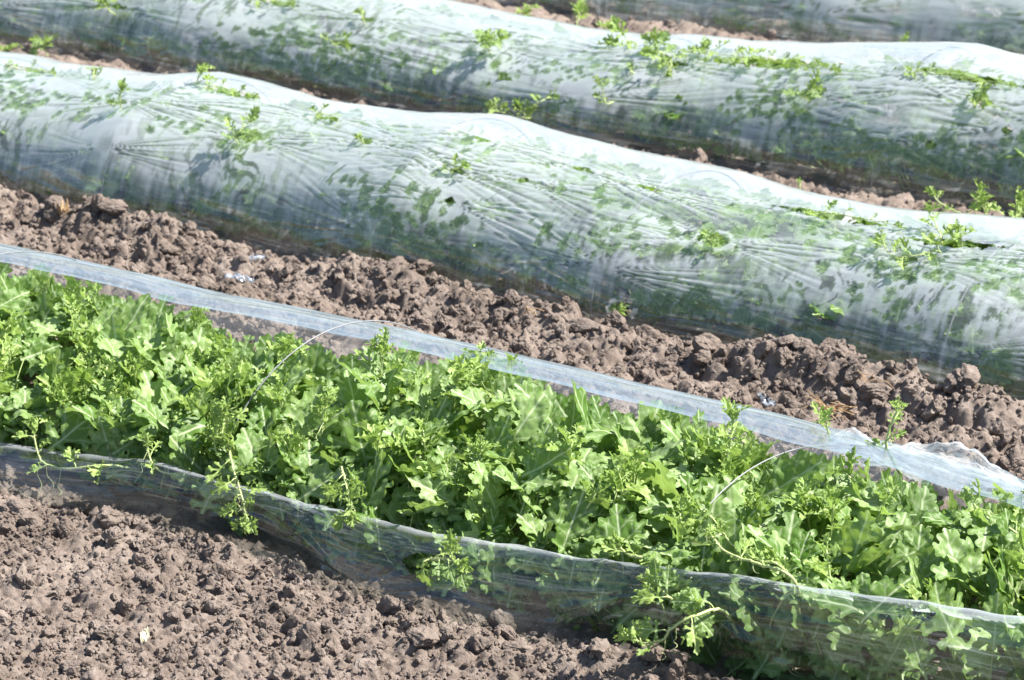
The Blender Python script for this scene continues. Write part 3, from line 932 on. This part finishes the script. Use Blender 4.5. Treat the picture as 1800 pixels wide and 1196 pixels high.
# ------------------------------------------------------------------ opened front row: back film and front film
def sheet(name, label, P, fog, st, U, Vv, holes_keep=None, mat=None, cat='plastic film'):
    nu, nv = fog.shape
    me = mk_mesh(name, P.reshape(-1, 3), [grid_faces(nu, nv, holes_keep)], {'fog': np.clip(fog, 0, .95).ravel(), 'streaks': st.ravel()}, [mat or CLEAR], uv=np.stack([U, Vv], -1).reshape(-1, 2))
    return put(name, me, label=label, category=cat)

xs = np.arange(-6.2, -.75, .006)
v = np.linspace(0, 1, 120)
U, Vv = np.meshgrid(xs, v, indexing='ij')
tt = math.pi * (1.02 - Vv * .485)                       # from the back foot over to just before the crest
hb = btop(U) * (1 + .01 * noise(U * 4, 0 * U, 3))
Yb = R1 + A0 + .02 - (A0 + .015) * np.cos(tt) * (1 - .05 * np.sin(Vv * 3.1)) ; Zb = hb * np.clip(np.sin(tt), 0, 1) ** .95
edge = sm(Vv, .90, 1.0)
Zb = Zb - edge * .006 * (1 + .6 * noise(U * 5, Vv * 0, 5)); Yb = Yb + edge * .006 * noise(U * 7, Vv * 0, 6)
wv = .0016 * noise(U * 3, Vv * 30, 71) + .0012 * noise(U * 6, Vv * 70, 72) + .003 * fbm(U * 2.4, Vv * 3, 2, 73) * (1 - .7 * sm(Vv, .7, .85))
Zb = Zb + wv; Yb = Yb + wv * .6
fogb = .07 + .05 * fbm(U * 2, Vv * 6, 2, 74) + .46 * sm(Vv, .55, .66) * (1 + .3 * noise(U * 1.5, Vv * 22, 75)) * (1 - .5 * sm(Vv, .80, .9)) + .2 * sm(Vv, .975, .99)
sheet('back_film', 'clear film behind the opened row of leaves, its top folded into a sky-tinted band', np.stack([U, Yb, Zb], -1), fogb, .06 + .12 * sm(Vv, .3, .6), U, Vv * .75, None, FOLD)

v = np.linspace(0, 1, 110)
U, Vv = np.meshgrid(xs, v, indexing='ij')
ht = ftop(U) + .005 * fbm(U * 8, 0 * U, 2, 80); fy = foot1(U)
q = np.clip(Vv / .8, 0, 1); e = np.clip((Vv - .8) / .2, 0, 1)
ytop = R1 + .03
slump = .5 + .5 * noise(U * 1.3, 0 * U, 81)
Yf = fy + (ytop - fy) * q ** 1.5 - (.02 + .03 * slump) * np.sin(q * math.pi) + e * .075
Zf = -.035 + (ht + .035) * np.sin(q * math.pi / 2) ** .9 - e ** 1.5 * (.045 + .02 * slump)
drf = Vv * 1.0 + .06 * np.sin(U * 2.4) 
wr = .0045 * noise(U * 1.8, drf * 14, 82) + .0016 * noise(U * 5, drf * 60, 83) + .012 * fbm(U * 2.2, Vv * 2.5, 2, 84) * np.sin(q * 3.1)
for (cx, cv, L, am) in ((float(at_y(480, 880, R1)[0]), .72, .3, .007), (float(at_y(760, 985, R1)[0]), .5, .25, .004), (float(at_y(1170, 1040, R1)[0]), .5, .3, .006), (float(at_y(640, 1040, R1)[0]), .1, .35, .007), (float(at_y(150, 840, R1)[0]), .6, .25, .004)):
    dxx = U - cx; dv = (Vv - cv) * .25; rr = np.hypot(dxx, dv); ph = np.arctan2(dv, np.abs(dxx))
    wr += am * smin_noise(ph * 14 + np.sign(dxx) * 5 + cx, 85) * np.exp(-(ph / .6) ** 2) * sm(rr, .01, .06) * np.exp(-(rr / L) ** 2) * 2.2
Yf = Yf - wr
fogf = .02 + .04 * fbm(U * 2, Vv * 5, 2, 86) + .5 * sm(Vv, .72, .79) * (1 - .5 * sm(Vv, .84, .88)) * (1 + .4 * noise(U * 4, Vv * 30, 87)) + .25 * sm(Vv, .96, .985)
fogf += .16 * (1 - sm(U, -4.2, -3.5)) * sm(Vv, .3, .6)
kp = np.ones((U.shape[0] - 1, U.shape[1] - 1), bool)
uc = (U[1:, 1:] + U[:-1, :-1]) / 2; vc = (Vv[1:, 1:] + Vv[:-1, :-1]) / 2
for (px, py, wx, wz) in ((760, 985, .05, .10), (1180, 1050, .05, .12)):
    c = at_y(px, py, R1 - .01); cv = .8 * math.asin(min(1, max(0, (c[2] + .035) / (float(ftop(c[0])) + .035)))) / (math.pi / 2)
    kp &= np.hypot((uc - c[0]) / wx, (vc - cv) / wz) > 1
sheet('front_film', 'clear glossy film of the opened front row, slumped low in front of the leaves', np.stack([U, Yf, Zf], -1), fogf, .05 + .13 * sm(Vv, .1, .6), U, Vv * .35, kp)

# crumpled loose end of film behind the right part of the back film
uu, vv = np.meshgrid(np.linspace(0, 1, 150), np.linspace(0, 1, 50), indexing='ij')
a, b = at_y(1450, 772, R1 + .62), at_y(1850, 870, R1 + .62)
prof = np.interp(uu, [0, .12, .25, .36, .5, .66, .85, 1], [0, .032, .012, .022, .046, .042, .015, 0])
Pf = a[None, None] + (b - a)[None, None] * uu[..., None]
Pf = Pf + np.stack([.0 * uu, .05 * (1 - vv) + .02 * noise(uu * 6, vv * 3, 5), -.0 + prof * 1.25 * vv - .06 * (1 - vv) + .012 * fbm(uu * 9, vv * 4, 3, 6)], -1)
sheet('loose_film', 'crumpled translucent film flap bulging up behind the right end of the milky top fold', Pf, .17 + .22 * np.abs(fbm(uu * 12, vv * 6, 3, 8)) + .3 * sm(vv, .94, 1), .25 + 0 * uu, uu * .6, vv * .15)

# ------------------------------------------------------------------ shoots and single leaves
LM = [mk_mesh('leaf_blade', B, [q, t], {'tint': np.full(len(B), .45)}, [LEAF], uv=uv) for (B, q, t, uv) in VL[:6]]
YM = [mk_mesh('young_leaf_blade', B, [q, t], {'tint': np.full(len(B), .6)}, [YOUNG], uv=uv) for (B, q, t, uv) in VY[:8]]
def leaf_obj(parent, p, nr, dr, size, me, loc0):
    M = frames(np.array([nr], float), np.array([dr], float))[0]
    o = put('leaf', me, parent)
    m = np.eye(4); m[:3, :3] = M * size; m[:3, 3] = np.array(p) - loc0
    o.matrix_local = Matrix(m.tolist())
def shoot(label, pts, size=.06, nleaf=6, tend=2, seed=0, r=.0026, group=None, lean=(0, 0, 1), tip=5, cat='vine shoot', old=False, tdir=None):
    rg = np.random.default_rng(seed)
    pts = np.array(pts, float)
    if r > .003 and cat == 'vine shoot':                 # the vine comes out of the mass behind it
        pts = np.concatenate([[pts[0] + [.01, .05, -.07]], pts])
    r *= .8
    loc = pts[0]
    t = thing('watermelon_shoot', label, cat, tuple(loc), group)
    n = max(10, len(pts) * 6)
    C = spline(pts, n)
    C[1:-1] += rg.normal(size=(n - 2, 3)) * .0008
    V, q, t3 = tube(C - loc, np.linspace(r, r * .45, n), 7)
    m_ = 26 * n                                            # fine hairs on the young stem
    ii = rg.integers(0, n, m_); dd = rg.normal(size=(m_, 3)); dd /= np.linalg.norm(dd, axis=1)[:, None]
    b_ = C[ii] - loc + dd * (r * .6) + rg.normal(size=(m_, 3)) * .0015
    sdv = np.cross(dd, rg.normal(size=(m_, 3))) * .00022
    hv = np.stack([b_ + sdv, b_ - sdv, b_ + dd * rg.uniform(.0018, .004, m_)[:, None]], 1).reshape(-1, 3)
    t3 = np.concatenate([t3, np.arange(3 * m_).reshape(-1, 3) + len(V)]); V = np.concatenate([V, hv])
    put('stem', mk_mesh('stem', V, [q, t3], {'tint': np.full(len(V), .75)}, [STEM]), t)
    lean = np.array(lean, float)
    for i in range(nleaf):
        f = .15 + .8 * (i + .5) / nleaf
        k_ = int(f * (n - 1)); p = C[k_]; T = C[min(k_ + 1, n - 1)] - C[max(k_ - 1, 0)]; T /= np.linalg.norm(T) + 1e-9
        sd_ = np.cross(T, lean + rg.normal(size=3) * .25); sd_ /= np.linalg.norm(sd_) + 1e-9
        sd_ *= (-1) ** i
        d = sd_ * .8 + T * .5 + lean * .55 + rg.normal(size=3) * .25
        s = size * rg.uniform(.8, 1.2) * (1 - .35 * f)
        nr = lean + TOCAM * .35 - sd_ * .25 + rg.normal(size=3) * .35
        pe = p + d / np.linalg.norm(d) * s * .35
        Vp, qp, tp = tube(spline([p, (p + pe) / 2 + [0, 0, .002], pe], 5) - loc, .0013, 5)
        put('petiole', mk_mesh('petiole', Vp, [qp, tp], {'tint': np.full(len(Vp), .5)}, [STEM]), t)
        leaf_obj(t, pe, nr, d, s, (LM if old and i % 2 == 0 else YM)[rg.integers(0, 6)], loc)
    T = C[-1] - C[-4]; T /= np.linalg.norm(T) + 1e-9
    for i in range(tip):
        az = i * 2.4 + seed
        a_ = np.cross(T, [.2, .9, .3]); a_ /= np.linalg.norm(a_); b_ = np.cross(T, a_)
        rd = math.cos(az) * a_ + math.sin(az) * b_
        leaf_obj(t, C[-1] - T * size * .12 * i, T * .6 - rd + lean * .2, T + rd * (.25 + .2 * i), size * (.42 + .07 * i), YM[(seed + i) % 8], loc)
    for i in range(tend):
        p = C[int((.35 + .4 * rg.random()) * (n - 1))]
        d = np.array(tdir) + rg.normal(size=3) * .25 if tdir is not None else rg.normal(size=3) * .8 + np.array([0, 0, -.3]) + TOCAM * .4
        V, q, t3 = tendril(p - loc, d, size * rg.uniform(.7, 1.1), rg)
        put('tendril', mk_mesh('tendril', V, [q, t3], {'tint': np.full(len(V), 1.0)}, [STEM]), t)
    return t
Yp = lambda y, *pts: [at_y(a, b, y) for a, b in pts]
yf = R1 - .035
# over the front film
shoot('pale vine lying over the front film at the far left with curled tendrils hanging down', [at_y(250, 832, R1 + .07), at_y(190, 818, R1), at_y(120, 824, R1 - .02), at_y(75, 812, R1 - .01), at_y(62, 778, R1 + .0), at_y(58, 745, R1 + .02)], .062, 6, 3, 1, .0042, tdir=(-.2, -.2, -1), lean=(0, -.3, 1))
shoot('short upright vine on the film edge between the left vine and the hanging tuft', [at_y(335, 838, R1 + .08), at_y(280, 828, R1 + .03), at_y(262, 800, R1 + .03), at_y(258, 770, R1 + .04)], .05, 4, 2, 2, .003)
shoot('tuft of finely cut leaves tumbling over the film edge and hanging above the soil', [at_y(405, 790, R1 + .1), at_y(412, 830, R1 + .02), at_y(425, 870, yf - .0), at_y(430, 900, yf - .01), at_y(432, 925, yf - .01)], .06, 11, 3, 3, .0034, tdir=(.1, -.2, -1), lean=(0, -.7, .7))
shoot('upright tuft of finely cut leaves rising just above the hanging one', [at_y(405, 850, R1 + .12), at_y(402, 800, R1 + .12), at_y(400, 745, R1 + .12), at_y(398, 712, R1 + .12)], .06, 11, 0, 31, .0034, lean=(0, -.5, .8))
shoot('slim shoot with cut leaves dipping over the film edge right of the hanging tuft', [at_y(600, 820, R1 + .1), at_y(608, 850, R1 + .04), at_y(615, 885, R1 - .01), at_y(617, 912, R1 - .03)], .055, 9, 2, 4, .003, tdir=(.5, -.3, -1), lean=(0, -.7, .7))
shoot('dark green sprig poking sideways through a hole in the middle of the front film', [at_y(745, 985, R1 + .01), at_y(765, 982, yf - .03), at_y(790, 985, yf - .05), at_y(815, 995, yf - .05)], .058, 7, 0, 5, .0028, lean=(0, -.6, .8), old=True)
shoot('sprig of cut leaves outside the front film above the lowest hanging shoot', [at_y(1215, 1085, R1), at_y(1190, 1062, yf - .03), at_y(1165, 1040, yf - .04), at_y(1140, 1018, yf - .03)], .062, 8, 0, 6, .003, lean=(0, -.7, .8), old=True)
shoot('lowest shoot, hairy pale stem hanging outside the front film with a long straight tendril', [at_y(1270, 1072, R1), at_y(1225, 1082, yf - .03), at_y(1180, 1105, yf - .06), at_y(1165, 1125, yf - .07), at_y(1130, 1130, yf - .07), at_y(1098, 1116, yf - .07)], .064, 5, 2, 7, .0042, tdir=(0, -.1, -1.6), lean=(0, -.5, .9), old=True)
shoot('pair-like curved pale stem emerging above the film edge at right of centre', [at_y(1385, 1010, R1 + .04), at_y(1330, 990, R1 + .05), at_y(1275, 970, R1 + .06), at_y(1245, 935, R1 + .07)], .045, 4, 1, 8, .0045)
shoot('second curved pale stem lying just above the first at right of centre', [at_y(1370, 995, R1 + .1), at_y(1320, 980, R1 + .1), at_y(1280, 950, R1 + .11), at_y(1268, 925, R1 + .11)], .045, 4, 0, 9, .0040)
shoot('thick pale stem with a young tip lying on the film edge below the middle leaves', [at_y(1135, 985, R1 + .06), at_y(1105, 975, R1 + .06), at_y(1080, 950, R1 + .07)], .05, 5, 0, 10, .0045)
shoot('vine arching out of the leaves at the far right below the milky fold', [at_y(1790, 940, R1 + .4), at_y(1750, 915, R1 + .42), at_y(1715, 890, R1 + .43), at_y(1700, 868, R1 + .45)], .05, 3, 2, 11, .0035)
# growing tips that rise above the canopy
for i, (px, py, sz, lb) in enumerate([(805, 640, .075, 'tall tuft of cut leaves at the right foot of the middle hoop'), (345, 545, .05, 'curled light green sprig reaching onto the back film at left'),
        (505, 600, .07, 'upright sprig breaking the top of the leaves left of the middle hoop'), (675, 600, .06, 'twisted leaf sprig at the crest of the middle hoop'),
        (845, 780, .06, 'fuzzy young tip standing in the middle of the leafy mass'), (1030, 875, .055, 'hairy young tip low in the middle right of the leafy mass'),
        (570, 700, .05, 'budding hairy tip left of centre below the middle hoop'), (215, 700, .06, 'budding tip with fine leaves in the left part of the leafy mass'),
        (1290, 720, .05, 'leaf sprig at the back of the leaves against the milky fold')]):
    yy = R1 + .42 if py < 660 or px > 1250 else R1 + .2
    if px in (345,): yy = R1 + .55
    p = at_y(px, py, yy)
    shoot(lb, [p - np.array([.015, 0, .12]), p - np.array([0, .01, .06]), p], sz, 7, 1, 40 + i, .003, tip=6)
# behind the back film
shoot('small pair of leaves showing above the back film beside the hairy shoot on the ridge', [at_y(1460, 775, R1 + .62), at_y(1455, 755, R1 + .62), at_y(1450, 735, R1 + .62)], .055, 3, 0, 60, .002, tip=3)
shoot('hairy upright shoot standing behind the back film on the soil near the dry roots', [at_y(1560, 790, R1 + .62), at_y(1562, 760, R1 + .62), at_y(1575, 725, R1 + .62), at_y(1577, 710, R1 + .62)], .045, 5, 1, 61, .0045, tip=4)
# second row
def on(px, py, r, tf, out=.012):
    x_, s, p = surf_uv(px, py, r, tf)
    th = s / 1.24 * math.pi
    n = np.array([0, -math.cos(th), math.sin(th)]); n /= np.linalg.norm(n)
    return p + n * out, n
def film_shoot(label, px, py, r, tf, tips, size, nleaf, seed, tend=0, old=False, rad=.0024):
    p, n = on(px, py, r, tf, -.03)
    pts = [p, on(px, py, r, tf, .008)[0]]
    for (a, b, o) in tips:
        d = ray(a, b)                                   # place the next node on the arch, or above the crest in the plane of the hole
        y = pts[-1][1]
        hit, n2 = on(a, b, r, tf, o)
        qn = proj(hit)
        pts.append(hit if math.hypot(qn[0] - a, qn[1] - b) < 14 else at_y(a, b, y))
    shoot(label, pts, size, nleaf, tend, seed, rad, lean=tuple(n * .5 + np.array([0, 0, .6])), old=old)
film_shoot('two leafed sprig by a small hole near the left end of the nearest closed tunnel', 212, 186, R2, top2, [(212, 165, .03), (213, 148, .05)], .05, 4, 70)
film_shoot('tiny sprig near the crest of the nearest closed tunnel left of the two leafed sprig', 165, 140, R2, top2, [(165, 132, .02), (165, 125, .03)], .04, 2, 71)
film_shoot('pale sprig standing on the crest at the start of the long left slit', 348, 146, R2, top2, [(352, 132, .03), (357, 120, .05)], .05, 4, 72)
film_shoot('dark leaf sprig pushed out of the torn hole with wrinkles fanning from it', 415, 245, R2, top2, [(430, 235, .02), (447, 217, .02)], .055, 5, 73, old=True)
film_shoot('flat leaf sprig lying on the film below the crest left of centre', 560, 202, R2, top2, [(572, 208, .012), (588, 215, .01)], .04, 4, 74)
film_shoot('small leaf poking out of a tear in the centre of the nearest closed tunnel', 795, 303, R2, top2, [(806, 300, .012), (818, 295, .012)], .04, 3, 75)
film_shoot('pale leaf tip at a small white edged tear right of the middle crest', 640, 252, R2, top2, [(632, 246, .01)], .035, 2, 76)
film_shoot('small dark leaf at the torn hole with a bright film edge right of centre', 1250, 428, R2, top2, [(1256, 422, .01), (1262, 419, .01)], .045, 3, 77, old=True)
film_shoot('row of leaf tips pushing out of the long right slit of the nearest closed tunnel', 1440, 381, R2, top2, [(1480, 385, .01), (1530, 393, .01), (1580, 403, .01)], .035, 7, 78)
film_shoot('vine with cut leaves lying below the right slit, its stem bent along the film', 1650, 445, R2, top2, [(1600, 458, .012), (1570, 455, .012), (1550, 428, .02)], .055, 6, 79, 1)
film_shoot('upright shoot with a thick pale stem rising from the right slit above the crest', 1655, 425, R2, top2, [(1642, 400, .02), (1635, 380, .03), (1632, 362, .03)], .045, 5, 80)
film_shoot('round leaved sprig beside the thick pale shoot in the right slit', 1690, 428, R2, top2, [(1685, 415, .03), (1683, 398, .04)], .05, 5, 81)
film_shoot('green leaf at the foot of the nearest closed tunnel above the largest clod', 1090, 548, R2, top2, [(1095, 543, .01)], .045, 2, 82, old=True)
film_shoot('leaf tips filling the long slit at the left crest of the nearest closed tunnel', 370, 156, R2, top2, [(410, 163, .008), (450, 174, .008)], .035, 7, 83)
film_shoot('leaf tips lying in the slit at the far left crest of the nearest closed tunnel', 10, 118, R2, top2, [(50, 124, .008), (95, 132, .008)], .035, 5, 84)
yb2 = R2 + .98
shoot('arching pale shoot rising behind the nearest closed tunnel at right', [at_y(1715, 385, yb2), at_y(1680, 372, yb2), at_y(1650, 355, yb2), at_y(1635, 335, yb2)], .05, 3, 0, 90, .0045)
shoot('fern-like leaf of the shoot group behind the tunnel, second from the right edge', [at_y(1735, 392, yb2), at_y(1730, 370, yb2), at_y(1728, 345, yb2)], .065, 5, 0, 91, .003)
shoot('leafy shoot cut by the right edge of the picture behind the nearest closed tunnel', [at_y(1795, 400, yb2), at_y(1792, 375, yb2), at_y(1792, 355, yb2)], .065, 5, 0, 92, .003)
shoot('single pale bud-like shoot tip showing over the tunnel crest right of centre', [at_y(1408, 345, yb2), at_y(1406, 330, yb2), at_y(1405, 318, yb2)], .03, 2, 0, 93, .005, tip=4)
shoot('tiny pale shoot tip just visible over the crest near the dark soil gap', [at_y(1262, 315, yb2), at_y(1262, 305, yb2), at_y(1260, 300, yb2)], .028, 2, 0, 94, .003, tip=3)
# third row
film_shoot('small green sprig at the top left corner on the tunnel second from the back', 195, 20, R3, top3, [(190, 12, .02), (185, 6, .03)], .06, 4, 100)
film_shoot('leaf tips in the slit at the top edge of the tunnel second from the back', 440, 2, R3, top3, [(480, 5, .01), (515, 10, .01)], .045, 6, 101)
film_shoot('small sprig near the crest above the leaf that lies on the film', 640, 38, R3, top3, [(640, 33, .02), (636, 28, .02)], .04, 3, 102)
film_shoot('flat leaf sprig lying on the film left of the dark bushy sprig', 585, 74, R3, top3, [(600, 78, .012), (612, 82, .01)], .055, 4, 103)
film_shoot('dark bushy sprig standing out of the film and casting a long shadow', 860, 88, R3, top3, [(860, 76, .04), (862, 62, .06)], .07, 7, 104, old=True)
shoot('tall leafy end of the climbing vine above the crest', [on(1175, 120, R3, top3)[0], on(1165, 105, R3, top3, .03)[0], at_y(1155, 85, R3 + .3), at_y(1150, 62, R3 + .3)], .075, 8, 0, 105, .0035, old=True)
film_shoot('leaf sprig hanging just below the tall vine end', 1180, 108, R3, top3, [(1183, 120, .02), (1180, 138, .02)], .05, 4, 106)
film_shoot('long vine climbing out of the film with looped stems', 1105, 78, R3, top3, [(1085, 110, .05), (1060, 140, .05), (1010, 160, .05), (970, 178, .04), (940, 195, .03)], .085, 13, 107, 2, rad=.0042)
film_shoot('lower looping stem of the long vine', 1110, 130, R3, top3, [(1095, 165, .05), (1080, 188, .05), (1062, 165, .05), (1050, 140, .05)], .05, 5, 108, 0, rad=.003)
film_shoot('pale leaf sprig at the lower end of the long vine touching the nearer crest', 925, 208, R3, top3, [(905, 205, .02), (885, 195, .03), (872, 188, .03)], .06, 5, 109, 0)
film_shoot('leaf tips crowding out of the long green slit at the crest of the farther tunnel', 1232, 98, R3, top3, [(1300, 106, .012), (1370, 114, .012), (1470, 127, .008)], .055, 20, 110)
film_shoot('upright sprig at the left end of the long crest slit', 1240, 98, R3, top3, [(1238, 88, .03), (1236, 78, .03)], .045, 3, 111)
film_shoot('leaf cluster in the torn hole under the long crest slit', 1415, 168, R3, top3, [(1425, 163, .012), (1438, 160, .01)], .06, 5, 112, old=True)
film_shoot('leaf tips in the thin slit near the right edge of the farther tunnel', 1610, 128, R3, top3, [(1680, 138, .006), (1780, 152, .006)], .03, 12, 113)
film_shoot('leaf cluster in the hole below the thin right slit', 1712, 184, R3, top3, [(1720, 178, .015), (1732, 178, .015)], .06, 5, 114, old=True)
yb3 = R3 + .98
for i, (px, py, sz, lb) in enumerate([(925, 15, .06, 'first sprig behind the crest at the top edge, left of the taller one'), (1017, 12, .075, 'tallest sprig behind the crest at the top edge'),
                                      (1075, 42, .07, 'low bushy sprig behind the crest right of the tallest one'), (1592, 66, .04, 'lone thin sprig behind the crest below the farthest tunnel')]):
    p = at_y(px, py, yb3)
    shoot(lb, [p - np.array([0, 0, .09]), p - np.array([.01, 0, .04]), p], sz, 4, 0, 120 + i, .003)
for i, (px, py, sz, lb) in enumerate([(15, 85, .05, 'small pale sprig on the soil at the left edge behind the nearest closed tunnel'), (45, 98, .055, 'pale sprig between the tunnels beside the left edge one'),
                                      (82, 72, .07, 'dark round leaved sprig against the foot of the tunnel second from the back at left')]):
    p = at_y(px, py, R3 - .12)
    g = float(gz(p[0], p[1]))
    shoot(lb, [np.array([p[0], p[1], min(g, p[2] - .03)]), p - np.array([.01, 0, .02]), p], sz, 4, 0, 130 + i, .003, old=i == 2)

# ------------------------------------------------------------------ scraps on the soil
def scrap(name, label, cat, px, py, z, L, Wd, ang, mat, seed, lift=.012, fogv=.38, up=0):
    u_, v_ = np.meshgrid(np.linspace(-1, 1, 40), np.linspace(-1, 1, 16), indexing='ij')
    wd = Wd * (1 - np.abs(u_) ** 2.5) * (1 + .3 * noise(u_ * 3, v_ * 0, seed))
    x_ = u_ * L; y_ = v_ * wd
    zz = lift * (1 + fbm(u_ * 3 + seed, v_ * 1.5, 3, seed) * 1.5) + .25 * Wd * v_ ** 2
    c = at_z(px, py, z)
    ca, sa = math.cos(ang), math.sin(ang)
    X_, Y_ = c[0] + x_ * ca - y_ * sa, c[1] + x_ * sa + y_ * ca
    zz = zz + np.median(gz(X_, Y_)) + .5 * (gz(X_, Y_) - np.median(gz(X_, Y_))).clip(-.01, .03) + .002 + up
    me = mk_mesh(name, np.stack([X_, Y_, zz], -1).reshape(-1, 3), [grid_faces(40, 16)], {'fog': np.full(640, fogv), 'streaks': np.full(640, .1)}, [mat], uv=np.stack([u_ * L, v_ * Wd], -1).reshape(-1, 2))
    put(name, me, label=label, category=cat)
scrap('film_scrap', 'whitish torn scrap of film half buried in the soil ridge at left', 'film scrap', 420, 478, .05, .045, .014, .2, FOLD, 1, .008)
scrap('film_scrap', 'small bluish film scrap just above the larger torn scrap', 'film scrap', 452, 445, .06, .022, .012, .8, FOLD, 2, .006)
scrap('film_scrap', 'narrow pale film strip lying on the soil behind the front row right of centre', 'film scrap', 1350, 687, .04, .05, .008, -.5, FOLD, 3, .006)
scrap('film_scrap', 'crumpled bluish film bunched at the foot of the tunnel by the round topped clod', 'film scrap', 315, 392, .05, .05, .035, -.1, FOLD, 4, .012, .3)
scrap('dead_leaf', 'pale dried leaf standing on the front soil at lower left', 'dead leaf', 255, 1130, .01, .020, .006, 1.9, DEAD, 5, .01)
scrap('dead_leaf', 'small orange dry leaf on the peaked clod at left', 'dead leaf', 110, 358, .09, .018, .010, .5, STRAW, 6, .02)
scrap('dead_leaf', 'pale withered leaf lying at the foot of the leaves on the front film edge', 'dead leaf', 712, 902, .11, .030, .009, -.5, DEAD, 7, .006, up=.11)
def fibres(label, px, py, z, n, L, seed):
    rg = np.random.default_rng(seed)
    bag = Bag(); c = at_z(px, py, z); g = float(gz(c[0], c[1]))
    for i in range(n):
        a = rg.uniform(-.6, .9) + math.pi * (i % 2); l = L * rg.uniform(.4, 1)
        p0 = np.array([c[0], c[1], g + .012]) + rg.normal(size=3) * [.012, .012, .004]
        p1 = p0 + [math.cos(a) * l * .5, math.sin(a) * l * .5, rg.uniform(.0, .02)]; p2 = p1 + [math.cos(a + rg.normal() * .6) * l * .5, math.sin(a) * l * .5, rg.uniform(-.02, .01)]
        bag.add(*tube(spline([p0, p1, p2], 9), .0009, 4), tint=rg.random())
    put('dry_roots', bag.mesh('dry_roots', [STRAW]), label=label, category='roots')
fibres('tangled tuft of orange brown dry roots on the ridge at right', 1455, 716, .03, 46, .07, 1)
fibres('thin dry stalks sticking from the plate-like clod', 1520, 670, .07, 9, .05, 2)
fibres('fine dry fibres on the large clod at the middle of the ridge', 935, 560, .05, 6, .06, 3)
